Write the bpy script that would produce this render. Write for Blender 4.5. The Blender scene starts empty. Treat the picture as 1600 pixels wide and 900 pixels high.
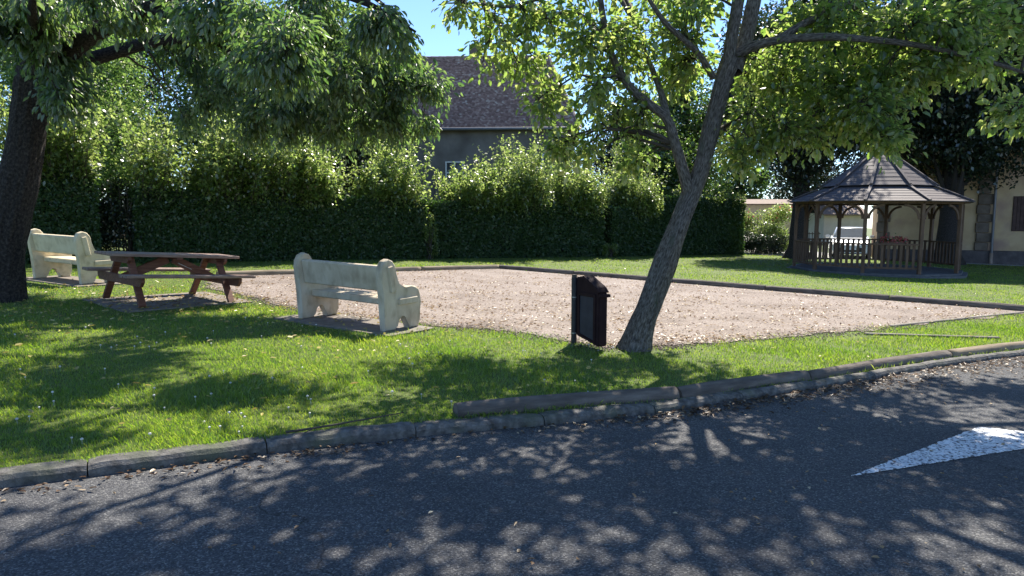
import bpy, bmesh, math, random
import numpy as np
from mathutils import Vector, Matrix, noise
C = bpy.context.scene
COL = C.collection
rng = np.random.default_rng(7)
random.seed(7)
K = 0.028                                  # the whole park falls gently to the right (z = -K x)
R_ = math.radians

# ------------------------------------------------------------------ camera, sky, sun
PITCH = math.atan(112 / 1100)
cam = bpy.data.objects.new('camera', bpy.data.cameras.new('camera'))
COL.objects.link(cam)
cam.location = (0, 0, 1.5)
cam.rotation_euler = (math.pi / 2 - PITCH, 0, 0)
cam.data.sensor_width = 36
cam.data.lens = 36 * 1100 / 1600
cam.data.clip_end = 2000
cam.data.clip_start = 0.05
C.camera = cam

SUN_EL = R_(50)
SUN_H = Vector((0.34, 0.94, 0)).normalized()
SUN_DIR = (SUN_H * math.cos(SUN_EL) + Vector((0, 0, math.sin(SUN_EL))))
w = bpy.data.worlds.new('World')
C.world = w
w.use_nodes = True
nt = w.node_tree
sky = nt.nodes.new('ShaderNodeTexSky')
sky.sky_type = 'NISHITA'
sky.sun_disc = False
sky.sun_elevation = SUN_EL
sky.sun_rotation = math.atan2(SUN_H.x, SUN_H.y)
sky.air_density = 0.75
sky.dust_density = 0.0
sky.ozone_density = 5.0
bg = nt.nodes['Background']
bg.inputs['Strength'].default_value = 0.125
nt.links.new(sky.outputs[0], bg.inputs[0])
sl = bpy.data.lights.new('sun', 'SUN')
sl.energy = 5.0
sl.angle = R_(0.55)
sl.color = (1.0, 0.93, 0.82)
so = bpy.data.objects.new('sun', sl)
COL.objects.link(so)
so.rotation_euler = SUN_DIR.to_track_quat('Z', 'Y').to_euler()
C.view_settings.view_transform = 'Standard'
C.view_settings.look = 'None'
C.view_settings.exposure = 1.1
C.view_settings.gamma = 1
C.cycles.max_bounces = 8
C.cycles.transmission_bounces = 6

def gz(x):
    return -K * x

# survey helper: a bearing seen from the station (0,0,1.5) and a distance give a point in metres
_c, _s = math.cos(PITCH), math.sin(PITCH)
def at(px, py, d):
    u = (px - 800) / 1100; v = (450 - py) / 1100
    y = _c + v * _s; z = -_s + v * _c
    return Vector((u * d / y, d, 1.5 + z * d / y))

# ------------------------------------------------------------------ tagging and building helpers
def tag(o, label=None, cat=None, group=None, kind=None):
    if label: o['label'] = label
    if cat: o['category'] = cat
    if group: o['group'] = group
    if kind: o['kind'] = kind
    return o

def thing(name, label, cat, loc=(0, 0, 0), rot=(0, 0, 0), group=None):
    o = bpy.data.objects.new(name, None)
    o.empty_display_size = 0.2
    COL.objects.link(o)
    o.location = loc
    o.rotation_euler = rot
    return tag(o, label, cat, group)

def link(name, me, parent=None, mat=None, M=None):
    o = bpy.data.objects.new(name, me)
    COL.objects.link(o)
    if parent is not None: o.parent = parent
    if mat is not None and not me.materials: me.materials.append(mat)
    if M is not None: o.matrix_local = M
    return o

def bmobj(name, bm, mat, parent=None, smooth=False, bevel=0.0, M=None):
    me = bpy.data.meshes.new(name)
    if bevel > 0:
        bmesh.ops.bevel(bm, geom=list(bm.edges), offset=bevel, segments=1, affect='EDGES', clamp_overlap=True)
    bmesh.ops.recalc_face_normals(bm, faces=bm.faces)
    bm.to_mesh(me); bm.free()
    if smooth:
        me.polygons.foreach_set('use_smooth', [True] * len(me.polygons))
    return link(name, me, parent, mat, M)

def add_box(bm, c, s, rot=None):
    """box centre c, full size s, optional 3x3/4x4 rotation"""
    M = Matrix.Translation(Vector(c))
    if rot is not None: M = M @ rot.to_4x4()
    M = M @ Matrix.Diagonal((s[0], s[1], s[2], 1))
    return bmesh.ops.create_cube(bm, size=1, matrix=M)['verts']

def add_beam(bm, a, b, wdt, hgt, up=(0, 0, 1)):
    a, b = Vector(a), Vector(b)
    d = (b - a); L = d.length; d.normalize()
    up = Vector(up); sd = d.cross(up)
    if sd.length < 1e-4: sd = d.cross(Vector((0, 1, 0)))
    sd.normalize(); u2 = sd.cross(d)
    R = Matrix((d, sd, u2)).transposed()
    return add_box(bm, (a + b) / 2, (L, wdt, hgt), R)

def add_prism(bm, pts, y0, y1, axis='y'):
    """outline pts (a,z) extruded between y0 and y1"""
    def mk(p, t):
        return (p[0], t, p[1]) if axis == 'y' else (t, p[0], p[1])
    lo = [bm.verts.new(mk(p, y0)) for p in pts]
    hi = [bm.verts.new(mk(p, y1)) for p in pts]
    n = len(pts)
    f1 = bm.faces.new(lo); f2 = bm.faces.new(hi[::-1])
    for i in range(n):
        bm.faces.new((lo[i], hi[i], hi[(i + 1) % n], lo[(i + 1) % n]))
    return f1, f2

def add_cyl(bm, a, b, r, seg=12, r2=None):
    a, b = Vector(a), Vector(b)
    d = b - a
    M = Matrix.Translation((a + b) / 2) @ d.to_track_quat('Z', 'Y').to_matrix().to_4x4()
    return bmesh.ops.create_cone(bm, cap_ends=True, segments=seg, radius1=r, radius2=r if r2 is None else r2, depth=d.length, matrix=M)

def npmesh(name, V, F, mat=None, smooth=False, parent=None):
    V = np.asarray(V, dtype=np.float32); F = np.asarray(F, dtype=np.int32)
    me = bpy.data.meshes.new(name)
    me.vertices.add(len(V)); me.vertices.foreach_set('co', V.ravel())
    nf, k = F.shape
    me.loops.add(nf * k); me.loops.foreach_set('vertex_index', F.ravel())
    me.polygons.add(nf); me.polygons.foreach_set('loop_start', np.arange(0, nf * k, k, dtype=np.int32))
    if smooth: me.polygons.foreach_set('use_smooth', np.ones(nf, dtype=bool))
    me.update(calc_edges=True)
    return link(name, me, parent, mat)

# ------------------------------------------------------------------ materials
def mat_new(name):
    m = bpy.data.materials.new(name)
    m.use_nodes = True
    n = m.node_tree.nodes
    for x in list(n): n.remove(x)
    out = n.new('ShaderNodeOutputMaterial')
    return m, m.node_tree, out

def N(t, typ, **kw):
    n = t.nodes.new(typ)
    for k, v in kw.items():
        if k in n.inputs: n.inputs[k].default_value = v
        else: setattr(n, k, v)
    return n

def ramp(t, fac, stops):
    r = t.nodes.new('ShaderNodeValToRGB')
    e = r.color_ramp.elements
    while len(e) < len(stops): e.new(0.5)
    for i, (p, c) in enumerate(stops):
        e[i].position = p; e[i].color = (c[0], c[1], c[2], 1)
    t.links.new(fac, r.inputs[0])
    return r.outputs[0]

def surf(name, stops, scale=8, rough=0.8, bump=0.3, bscale=None, detail=6, spec=0.3, stretch=None, bdist=0.01, coord='Object', second=None, uv=False):
    """general solid surface: noise-driven colour and bump"""
    m, t, out = mat_new(name)
    tc = t.nodes.new('ShaderNodeTexCoord')
    mp = t.nodes.new('ShaderNodeMapping')
    t.links.new(tc.outputs['UV' if uv else coord], mp.inputs[0])
    if stretch: mp.inputs['Scale'].default_value = stretch
    n1 = N(t, 'ShaderNodeTexNoise', Scale=scale, Detail=detail, Roughness=0.6)
    t.links.new(mp.outputs[0], n1.inputs[0])
    col = ramp(t, n1.outputs[0], stops)
    if second:
        n3 = N(t, 'ShaderNodeTexNoise', Scale=second[0], Detail=4)
        t.links.new(mp.outputs[0], n3.inputs[0])
        mr = ramp(t, n3.outputs[0], [(second[2], (0, 0, 0)), (second[3], (1, 1, 1))])
        mx = t.nodes.new('ShaderNodeMixRGB')
        t.links.new(mr, mx.inputs[0]); t.links.new(col, mx.inputs[1])
        mx.inputs[2].default_value = (*second[1], 1)
        col = mx.outputs[0]
    b = t.nodes.new('ShaderNodeBsdfPrincipled')
    b.inputs['Roughness'].default_value = rough
    b.inputs['Specular IOR Level'].default_value = spec
    t.links.new(col, b.inputs['Base Color'])
    if bump:
        n2 = N(t, 'ShaderNodeTexNoise', Scale=bscale or scale * 4, Detail=8, Roughness=0.65)
        t.links.new(mp.outputs[0], n2.inputs[0])
        bp = N(t, 'ShaderNodeBump', Strength=bump, Distance=bdist)
        t.links.new(n2.outputs[0], bp.inputs['Height'])
        t.links.new(bp.outputs[0], b.inputs['Normal'])
    t.links.new(b.outputs[0], out.inputs[0])
    return m

def leaf_mat(name, stops, tstops, tmix=0.45, gloss=0.06, rough=0.35, patch=None):
    m, t, out = mat_new(name)
    g = t.nodes.new('ShaderNodeNewGeometry')
    oi = t.nodes.new('ShaderNodeObjectInfo')
    sm = N(t, 'ShaderNodeMath', operation='ADD')
    t.links.new(g.outputs['Random Per Island'], sm.inputs[0]); t.links.new(oi.outputs['Random'], sm.inputs[1])
    fr = N(t, 'ShaderNodeMath', operation='FRACT'); t.links.new(sm.outputs[0], fr.inputs[0])
    col = ramp(t, fr.outputs[0], stops)
    tcol = ramp(t, fr.outputs[0], tstops)
    if patch:
        tc = t.nodes.new('ShaderNodeTexCoord')
        n1 = N(t, 'ShaderNodeTexNoise', Scale=patch[0], Detail=4)
        t.links.new(tc.outputs['Object'], n1.inputs[0])
        f = ramp(t, n1.outputs[0], [(0.35, (0, 0, 0)), (0.65, (1, 1, 1))])
        for q in (0, 1):
            mx = t.nodes.new('ShaderNodeMixRGB'); mx.blend_type = 'MULTIPLY'
            t.links.new(f, mx.inputs[0])
            t.links.new(col if q == 0 else tcol, mx.inputs[1])
            mx.inputs[2].default_value = (*patch[1], 1)
            if q == 0: col = mx.outputs[0]
            else: tcol = mx.outputs[0]
    d = t.nodes.new('ShaderNodeBsdfDiffuse'); t.links.new(col, d.inputs[0])
    tr = t.nodes.new('ShaderNodeBsdfTranslucent'); t.links.new(tcol, tr.inputs[0])
    mx = t.nodes.new('ShaderNodeMixShader'); mx.inputs[0].default_value = tmix
    t.links.new(d.outputs[0], mx.inputs[1]); t.links.new(tr.outputs[0], mx.inputs[2])
    gl = N(t, 'ShaderNodeBsdfGlossy', Roughness=rough)
    gl.inputs[0].default_value = (1, 1, 1, 1)
    m2 = t.nodes.new('ShaderNodeMixShader'); m2.inputs[0].default_value = gloss
    t.links.new(mx.outputs[0], m2.inputs[1]); t.links.new(gl.outputs[0], m2.inputs[2])
    t.links.new(m2.outputs[0], out.inputs[0])
    return m

def grain_mat(name, stops, cell, big, rough=0.85, bump=1.0, bdist=0.004, bigscale=0.6, stain=0.5, crack=False):
    """stone-grain surface (asphalt, fine gravel): voronoi grains tinted one by one + large stains"""
    m, t, out = mat_new(name)
    tc = t.nodes.new('ShaderNodeTexCoord')
    v = N(t, 'ShaderNodeTexVoronoi', Scale=cell)
    t.links.new(tc.outputs['Object'], v.inputs[0])
    sp = t.nodes.new('ShaderNodeSeparateColor'); t.links.new(v.outputs['Color'], sp.inputs[0])
    col = ramp(t, sp.outputs[0], stops)
    n = N(t, 'ShaderNodeTexNoise', Scale=bigscale, Detail=7, Roughness=0.6)
    t.links.new(tc.outputs['Object'], n.inputs[0])
    bc = ramp(t, n.outputs[0], big)
    mx = t.nodes.new('ShaderNodeMixRGB'); mx.blend_type = 'MULTIPLY'; mx.inputs[0].default_value = stain
    t.links.new(col, mx.inputs[1]); t.links.new(bc, mx.inputs[2])
    b = t.nodes.new('ShaderNodeBsdfPrincipled')
    b.inputs['Roughness'].default_value = rough
    b.inputs['Specular IOR Level'].default_value = 0.35
    csrc = mx.outputs[0]
    if crack:
        nw = N(t, 'ShaderNodeTexNoise', Scale=1.7, Detail=6)
        t.links.new(tc.outputs['Object'], nw.inputs[0])
        vm = t.nodes.new('ShaderNodeVectorMath'); vm.operation = 'MULTIPLY_ADD'
        t.links.new(nw.outputs['Color'], vm.inputs[0]); vm.inputs[1].default_value = (1.3, 1.3, 0); t.links.new(tc.outputs['Object'], vm.inputs[2])
        vc = N(t, 'ShaderNodeTexVoronoi', Scale=.27, feature='DISTANCE_TO_EDGE')
        t.links.new(vm.outputs[0], vc.inputs['Vector'])
        cr = ramp(t, vc.outputs['Distance'], [(0.0, (.35, .35, .35)), (.0016, (1, 1, 1))])
        m3 = t.nodes.new('ShaderNodeMixRGB'); m3.blend_type = 'MULTIPLY'; m3.inputs[0].default_value = 1
        t.links.new(csrc, m3.inputs[1]); t.links.new(cr, m3.inputs[2]); csrc = m3.outputs[0]
    t.links.new(csrc, b.inputs['Base Color'])
    inv = N(t, 'ShaderNodeMath', operation='SUBTRACT'); inv.inputs[0].default_value = 1
    t.links.new(v.outputs['Distance'], inv.inputs[1])
    n2 = N(t, 'ShaderNodeTexNoise', Scale=cell * 0.35, Detail=3)
    t.links.new(tc.outputs['Object'], n2.inputs[0])
    ad = N(t, 'ShaderNodeMath', operation='ADD')
    t.links.new(inv.outputs[0], ad.inputs[0]); t.links.new(n2.outputs[0], ad.inputs[1])
    bp = N(t, 'ShaderNodeBump', Strength=bump, Distance=bdist)
    t.links.new(ad.outputs[0], bp.inputs['Height']); t.links.new(bp.outputs[0], b.inputs['Normal'])
    t.links.new(b.outputs[0], out.inputs[0])
    return m

def plain(name, col, rough=0.5, metal=0.0, spec=0.5):
    m, t, out = mat_new(name)
    b = t.nodes.new('ShaderNodeBsdfPrincipled')
    b.inputs['Base Color'].default_value = (*col, 1)
    b.inputs['Roughness'].default_value = rough
    b.inputs['Metallic'].default_value = metal
    b.inputs['Specular IOR Level'].default_value = spec
    n = N(t, 'ShaderNodeTexNoise', Scale=30.0, Detail=4)
    bp = N(t, 'ShaderNodeBump', Strength=0.08, Distance=0.002)
    t.links.new(n.outputs[0], bp.inputs['Height']); t.links.new(bp.outputs[0], b.inputs['Normal'])
    t.links.new(b.outputs[0], out.inputs[0])
    return m

M = {}
M['asphalt'] = grain_mat('asphalt', [(0, (.042, .043, .047)), (.5, (.075, .076, .08)), (.85, (.125, .124, .126)), (1, (.24, .235, .22))], 120, [(.3, (.6, .6, .62)), (.5, (.85, .85, .85)), (.7, (1, 1, 1))], bump=1.0, bdist=0.006, bigscale=.8, stain=.8, crack=True)
M['paint'] = grain_mat('worn_paint', [(0, (.07, .07, .08)), (.17, (.20, .20, .21)), (.3, (.62, .63, .64)), (1, (.82, .82, .82))], 70, [(.35, (.6, .6, .62)), (.6, (1, 1, 1))], bump=0.8, bigscale=9, bdist=0.004)
M['gravel'] = grain_mat('gravel', [(0, (.15, .115, .095)), (.5, (.285, .23, .195)), (.9, (.36, .30, .26)), (1, (.5, .45, .41))], 80, [(.32, (.5, .465, .43)), (.45, (.8, .77, .74)), (.62, (1, 1, 1))], bump=1.0, bigscale=0.9, stain=0.8, bdist=0.008)
M['soil'] = surf('lawn_soil', [(.3, (.05, .075, .010)), (.55, (.085, .12, .016)), (.75, (.13, .14, .035))], scale=5, bump=0.6, bscale=60, bdist=0.02)
M['concrete'] = surf('kerb_concrete', [(.3, (.05, .047, .044)), (.5, (.12, .113, .105)), (.75, (.24, .225, .205))], scale=16, detail=9, bump=0.9, bscale=60, bdist=0.015, second=(3.0, (.10, .11, .07), .5, .75))
M['slab'] = surf('slab_concrete', [(.3, (.13, .11, .09)), (.6, (.23, .20, .17)), (.8, (.32, .29, .25))], scale=7, bump=0.4, bscale=60, second=(2.5, (.2, .17, .14), .5, .7))
M['bench'] = surf('cast_bench_stone', [(.28, (.40, .325, .235)), (.5, (.52, .44, .33)), (.75, (.62, .54, .42))], scale=4, detail=10, bump=0.5, bscale=110, bdist=0.008, stretch=(1, 1, .6), second=(7.0, (.30, .24, .165), .5, .8))
M['bench2'] = surf('cast_bench_cream', [(.28, (.54, .44, .28)), (.5, (.66, .56, .38)), (.75, (.74, .65, .47))], scale=4, detail=10, bump=0.4, bscale=110, bdist=0.008, second=(7.0, (.38, .32, .21), .52, .82))
M['table'] = surf('shaded_table_wood', [(.3, (.075, .03, .02)), (.55, (.16, .065, .04)), (.8, (.25, .13, .085))], scale=3, stretch=(1.5, 12, 12), bump=0.35, bscale=9, rough=0.6, bdist=0.004)  # frame wood, its darker tone stands for the shade under the top
M['tabletop'] = surf('weathered_tabletop_wood', [(.3, (.16, .09, .07)), (.55, (.27, .18, .14)), (.8, (.4, .3, .24))], scale=3, stretch=(1.5, 14, 14), bump=0.35, bscale=9, rough=0.5, bdist=0.004)
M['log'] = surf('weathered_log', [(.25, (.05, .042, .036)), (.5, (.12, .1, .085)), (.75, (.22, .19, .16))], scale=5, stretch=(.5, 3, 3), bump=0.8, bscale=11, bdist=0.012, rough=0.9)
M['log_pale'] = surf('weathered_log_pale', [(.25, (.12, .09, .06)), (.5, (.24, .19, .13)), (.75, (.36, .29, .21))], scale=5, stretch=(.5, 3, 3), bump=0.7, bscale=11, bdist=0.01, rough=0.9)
M['log_end'] = surf('sawn_log_end', [(.3, (.06, .045, .035)), (.7, (.16, .12, .09))], scale=12, bump=0.5)
M['bark'] = surf('walnut_bark', [(.33, (.05, .043, .036)), (.47, (.17, .148, .125)), (.6, (.29, .26, .225)), (.75, (.44, .40, .35))], scale=9, detail=9, stretch=(2.6, .8, 1), uv=True, bump=1.0, bscale=17, bdist=0.05, rough=0.95, second=(1.3, (.14, .15, .11), .58, .7))
M['bark_dark'] = surf('cherry_bark', [(.33, (.014, .012, .011)), (.5, (.045, .038, .034)), (.75, (.12, .10, .09))], scale=8, detail=9, stretch=(1.6, 1.2, 1), uv=True, bump=1.0, bscale=16, bdist=0.05, rough=0.95)
M['twig'] = surf('twig_bark', [(.3, (.03, .026, .02)), (.7, (.09, .075, .06))], scale=6, bump=0.3)
M['leaf_walnut'] = leaf_mat('walnut_leaf', [(0, (.030, .058, .022)), (.5, (.052, .09, .032)), (1, (.09, .135, .05))], [(0, (.20, .36, .05)), (.5, (.38, .56, .10)), (1, (.66, .74, .22))], 0.6, 0.06, 0.4)
M['leaf_cherry'] = leaf_mat('cherry_leaf', [(0, (.03, .05, .028)), (.5, (.05, .076, .042)), (1, (.075, .105, .06))], [(0, (.11, .25, .05)), (.5, (.22, .39, .08)), (1, (.42, .58, .14))], 0.5, 0.07, 0.45)
M['leaf_hedge'] = leaf_mat('hedge_leaf', [(0, (.018, .045, .012)), (.5, (.035, .075, .02)), (1, (.05, .095, .03))], [(0, (.05, .14, .02)), (1, (.12, .24, .03))], 0.3, 0.035, 0.45)
M['leaf_growth'] = leaf_mat('new_growth_leaf', [(0, (.05, .09, .02)), (.5, (.08, .13, .025)), (1, (.12, .17, .04))], [(0, (.22, .36, .06)), (.5, (.38, .52, .11)), (1, (.62, .70, .24))], 0.55, 0.07)
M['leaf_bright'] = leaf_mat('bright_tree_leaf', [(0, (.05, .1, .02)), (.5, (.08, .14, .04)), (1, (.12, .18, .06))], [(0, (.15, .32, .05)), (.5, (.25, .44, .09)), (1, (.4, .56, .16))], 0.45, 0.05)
M['leaf_dark'] = leaf_mat('shadow_dark_leaf', [(0, (.014, .024, .014)), (.5, (.026, .04, .022)), (1, (.04, .06, .03))], [(0, (.03, .07, .02)), (1, (.07, .12, .03))], 0.25, 0.07)  # leaf colour darkened to stand for crowns in shadow
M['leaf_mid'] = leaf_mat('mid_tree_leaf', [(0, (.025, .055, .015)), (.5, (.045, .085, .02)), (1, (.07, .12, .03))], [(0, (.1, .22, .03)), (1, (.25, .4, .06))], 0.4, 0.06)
M['core'] = surf('hedge_inner_shade', [(.3, (.006, .011, .005)), (.7, (.014, .024, .01))], scale=9, bump=0.5)  # near-black: the shade inside the hedge is put into the colour
M['grass'] = leaf_mat('grass_blade', [(0, (.05, .095, .010)), (.5, (.085, .14, .016)), (.9, (.125, .17, .03)), (1, (.24, .21, .09))], [(0, (.24, .44, .02)), (.6, (.44, .60, .04)), (1, (.62, .68, .10))], 0.52, 0.05, 0.4, patch=(0.9, (.66, .82, .66)))
M['litter'] = leaf_mat('dry_leaf', [(0, (.11, .055, .025)), (.4, (.24, .14, .07)), (.8, (.4, .28, .15)), (1, (.55, .45, .3))], [(0, (.2, .1, .04)), (1, (.5, .35, .15))], 0.2, 0.04)
M['debris'] = leaf_mat('leaf_debris', [(0, (.04, .025, .015)), (.5, (.10, .06, .035)), (.85, (.2, .13, .08)), (1, (.42, .33, .22))], [(0, (.1, .05, .02)), (1, (.3, .2, .1))], 0.15, 0.03)
M['litter_yellow'] = leaf_mat('yellowed_leaf', [(0, (.3, .22, .06)), (.5, (.42, .36, .10)), (1, (.5, .45, .2))], [(0, (.4, .3, .08)), (1, (.6, .5, .15))], 0.25, 0.05)
M['petal'] = leaf_mat('clover_petal', [(0, (.6, .58, .52)), (1, (.8, .8, .76))], [(0, (.6, .6, .55)), (1, (.8, .8, .75))], 0.3, 0.02)
M['bin'] = surf('bin_plastic', [(.3, (.022, .012, .013)), (.7, (.038, .021, .022))], scale=6, bump=0.1, rough=0.75, spec=.08, bscale=120, bdist=.002)
M['bin_panel'] = surf('bin_panel', [(.3, (.035, .034, .044)), (.7, (.055, .054, .068))], scale=7, bump=0.05, rough=0.6, spec=.15)
M['bin_post'] = surf('bin_post', [(.3, (.022, .022, .026)), (.7, (.04, .04, .045))], scale=9, bump=0.1, rough=0.4)
M['metal'] = plain('galvanised_metal', (.32, .33, .34), 0.4, 0.8)
M['gazebo_wood'] = surf('gazebo_wood', [(.3, (.085, .05, .032)), (.6, (.16, .098, .064)), (.8, (.23, .15, .10))], scale=4, stretch=(3, 3, .6), bump=0.3, rough=0.75)
M['gazebo_roof'] = surf('gazebo_roof_board', [(.3, (.08, .066, .066)), (.6, (.115, .097, .096)), (.8, (.15, .13, .13))], scale=5, stretch=(1, 6, 6), bump=0.4, rough=0.7)
M['platform'] = surf('platform_concrete', [(.3, (.08, .08, .085)), (.7, (.15, .15, .155))], scale=5, bump=0.3)
M['tile'] = leaf_mat('clay_tile', [(0, (.17, .10, .08)), (.4, (.26, .16, .13)), (.8, (.34, .225, .18)), (.96, (.44, .33, .27)), (1, (.5, .43, .36))], [(0, (.0, .0, .0)), (1, (.0, .0, .0))], 0.0, 0.03, 0.5)
M['ridge'] = surf('ridge_tile', [(.3, (.2, .14, .11)), (.7, (.36, .29, .24))], scale=5, bump=0.4)
M['house_wall'] = surf('grey_render', [(.3, (.15, .135, .12)), (.6, (.22, .20, .18)), (.8, (.27, .25, .225))], scale=1.2, bump=0.3, bscale=40, second=(.8, (.12, .105, .095), .5, .72))
M['beige_wall'] = surf('beige_render', [(.3, (.42, .28, .15)), (.55, (.54, .385, .22)), (.8, (.6, .46, .29))], scale=0.9, bump=0.5, bscale=25, second=(.7, (.36, .23, .17), .52, .7))
M['pale_wall'] = surf('pale_render', [(.3, (.5, .45, .38)), (.7, (.65, .6, .52))], scale=1, bump=0.2)
M['quoin'] = surf('brown_stone', [(.3, (.10, .075, .055)), (.7, (.2, .155, .12))], scale=4, bump=0.8, bscale=14, bdist=.02)
M['plinth'] = surf('plinth_stone', [(.3, (.06, .05, .05)), (.7, (.13, .11, .105))], scale=4, bump=0.8, bscale=14, bdist=.02)
M['white'] = plain('white_paint', (.75, .75, .73), .5)
M['glass'] = plain('window_glass', (.05, .06, .07), .08)
M['gutter'] = plain('zinc_gutter', (.16, .16, .17), .45, .5)
M['shutter'] = surf('brown_shutter', [(.3, (.06, .035, .028)), (.7, (.1, .06, .05))], scale=6, bump=.2)
M['car'] = plain('silver_car_paint', (.72, .73, .75), .25, .3)
M['screen'] = plain('windscreen_sky_tint', (.20, .23, .26), .12)  # paler than the other glass, sky reflection put into the colour
M['tyre'] = plain('tyre_rubber', (.02, .02, .02), .8)
M['lamp'] = plain('headlight_lens', (.6, .62, .65), .1)
M['pave'] = surf('pale_pavement', [(.3, (.38, .36, .33)), (.7, (.52, .5, .47))], scale=3, bump=.3)
M['pink'] = leaf_mat('red_flower', [(0, (.35, .04, .05)), (1, (.6, .15, .16))], [(0, (.5, .08, .08)), (1, (.7, .2, .2))], 0.4, 0.03)
M['far_roof'] = surf('far_tile_roof', [(.3, (.16, .11, .085)), (.7, (.25, .18, .14))], scale=6, bump=.5)
M['terracotta'] = surf('flower_box', [(.3, (.1, .05, .035)), (.7, (.16, .09, .06))], scale=6, bump=.2)

# ------------------------------------------------------------------ foliage primitives
def unit(a):
    return a / np.maximum(np.linalg.norm(a, axis=-1, keepdims=True), 1e-9)

def leaf_geo(P, A, Nn, L, W, full=True):
    """P base points, A leaf axis, Nn approx normal, L length, W width -> V,F"""
    n = len(P)
    A = unit(A); S = unit(np.cross(A, Nn)); Nn = np.cross(S, A)
    L = np.broadcast_to(np.asarray(L, float), (n,))[:, None]; W = np.broadcast_to(np.asarray(W, float), (n,))[:, None]
    if full:
        f = 0.16 * W
        pts = [P, P + A * L * .30 + S * W * .46 + Nn * f, P + A * L * .68 + S * W * .36 + Nn * f * .6,
               P + A * L * .98 - Nn * L * .12, P + A * L * .68 - S * W * .36 + Nn * f * .6, P + A * L * .30 - S * W * .46 + Nn * f]
        V = np.stack(pts, 1).reshape(-1, 3)
        b = (np.arange(n) * 6)[:, None]
        F = np.concatenate([b + np.array([0, 1, 2, 3]), b + np.array([0, 3, 4, 5])], 1).reshape(-1, 4)
    else:
        f = 0.2 * W
        pts = [P, P + A * L * .45 + S * W * .5 + Nn * f, P + A * L, P + A * L * .45 - S * W * .5 + Nn * f]
        V = np.stack(pts, 1).reshape(-1, 3)
        b = (np.arange(n) * 4)[:, None]
        F = b + np.array([0, 1, 2, 3])
    return V, F

def rdir(n, g=None):
    g = g or rng
    return unit(g.normal(size=(n, 3)))

def tubes(P, Rr, m=4):
    """P (N,k,3) polylines, Rr (N,k) radii -> V,F quads"""
    n, k, _ = P.shape
    T = np.gradient(P, axis=1); T = unit(T)
    ref = np.array([0.31, 0.17, 0.93])
    U = unit(np.cross(T, ref)); W = np.cross(T, U)
    a = np.arange(m) * 2 * np.pi / m
    ring = P[:, :, None, :] + Rr[:, :, None, None] * (np.cos(a)[None, None, :, None] * U[:, :, None, :] + np.sin(a)[None, None, :, None] * W[:, :, None, :])
    V = ring.reshape(-1, 3)
    i = np.arange(n)[:, None, None] * k * m; j = np.arange(k - 1)[None, :, None] * m; s = np.arange(m)[None, None, :]
    s2 = (s + 1) % m
    F = np.stack([i + j + s, i + j + s2, i + j + m + s2, i + j + m + s], -1).reshape(-1, 4)
    return V, F

def merge(parts):
    Vs, Fs, o = [], [], 0
    for V, F in parts:
        Vs.append(V); Fs.append(F + o); o += len(V)
    return np.concatenate(Vs), np.concatenate(Fs)

def catmull(pts, n):
    P = [np.array(p, float) for p in pts]
    P = [2 * P[0] - P[1]] + P + [2 * P[-1] - P[-2]]
    out = []
    seg = len(P) - 3
    for q in np.linspace(0, seg - 1e-6, n):
        i = int(q); t = q - i
        a, b, c, d = P[i:i + 4]
        out.append(.5 * ((2 * b) + (-a + c) * t + (2 * a - 5 * b + 4 * c - d) * t * t + (-a + 3 * b - 3 * c + d) * t ** 3))
    return np.array(out)

def limb_mesh(name, pts, radii, mat, parent, seg=16, n=40, rough=0.06, flare=0.0, ridge=0.0):
    """a trunk or limb: smooth tapered tube with bark relief, UVs in metres"""
    P = catmull(pts, n); R = np.interp(np.linspace(0, 1, n), np.linspace(0, 1, len(radii)), radii)
    bm = bmesh.new(); uvl = bm.loops.layers.uv.new('UVMap')
    T = unit(np.gradient(P, axis=0))
    ln = np.concatenate([[0], np.cumsum(np.linalg.norm(np.diff(P, axis=0), axis=1))])
    rings = []
    for i in range(n):
        t = T[i]; u = np.cross(t, (0.1, 1, 0.05)); u /= np.linalg.norm(u); w2 = np.cross(t, u)
        ring = []
        for j in range(seg):
            a = 2 * math.pi * j / seg
            r = R[i]
            d = math.cos(a) * u + math.sin(a) * w2
            nz = noise.noise(Vector(d * 1.3 + P[i] * 1.6)) * rough * 1.6
            if ridge:
                nz += ridge * (abs(noise.noise(Vector((math.cos(a) * 5, math.sin(a) * 5, ln[i] * 1.3)))) * 2 - .5) + ridge * .5 * noise.noise(Vector((math.cos(a) * 14, math.sin(a) * 14, ln[i] * 4)))
            fl = flare * math.exp(-ln[i] / 0.22) * (1 + .45 * math.sin(a * 5 + 1.3))
            r = r * (1 + nz + fl)
            ring.append(bm.verts.new(P[i] + d * r))
        rings.append(ring)
    for i in range(n - 1):
        for j in range(seg):
            k = (j + 1) % seg
            f = bm.faces.new((rings[i][j], rings[i][k], rings[i + 1][k], rings[i + 1][j]))
            f.smooth = True
            uu = [j / seg, (j + 1) / seg, (j + 1) / seg, j / seg]; vv = [ln[i], ln[i], ln[i + 1], ln[i + 1]]
            for l, a_, b_ in zip(f.loops, uu, vv):
                l[uvl].uv = (a_ * 2 * math.pi * R[0] * 2.2, b_ * 2.2)
    bm.faces.new(rings[-1][::-1])
    me = bpy.data.meshes.new(name); bm.to_mesh(me); bm.free()
    return link(name, me, parent, mat)

def in_view(P, mg=0.0):
    y = P[:, 1] * _c - (P[:, 2] - 1.5) * _s
    z = P[:, 1] * _s + (P[:, 2] - 1.5) * _c
    y = np.maximum(y, 1e-3)
    return (np.abs(P[:, 0] / y) < .727 + mg) & (np.abs(z / y) < .409 + mg) & (P[:, 1] > 0.3)

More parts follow.
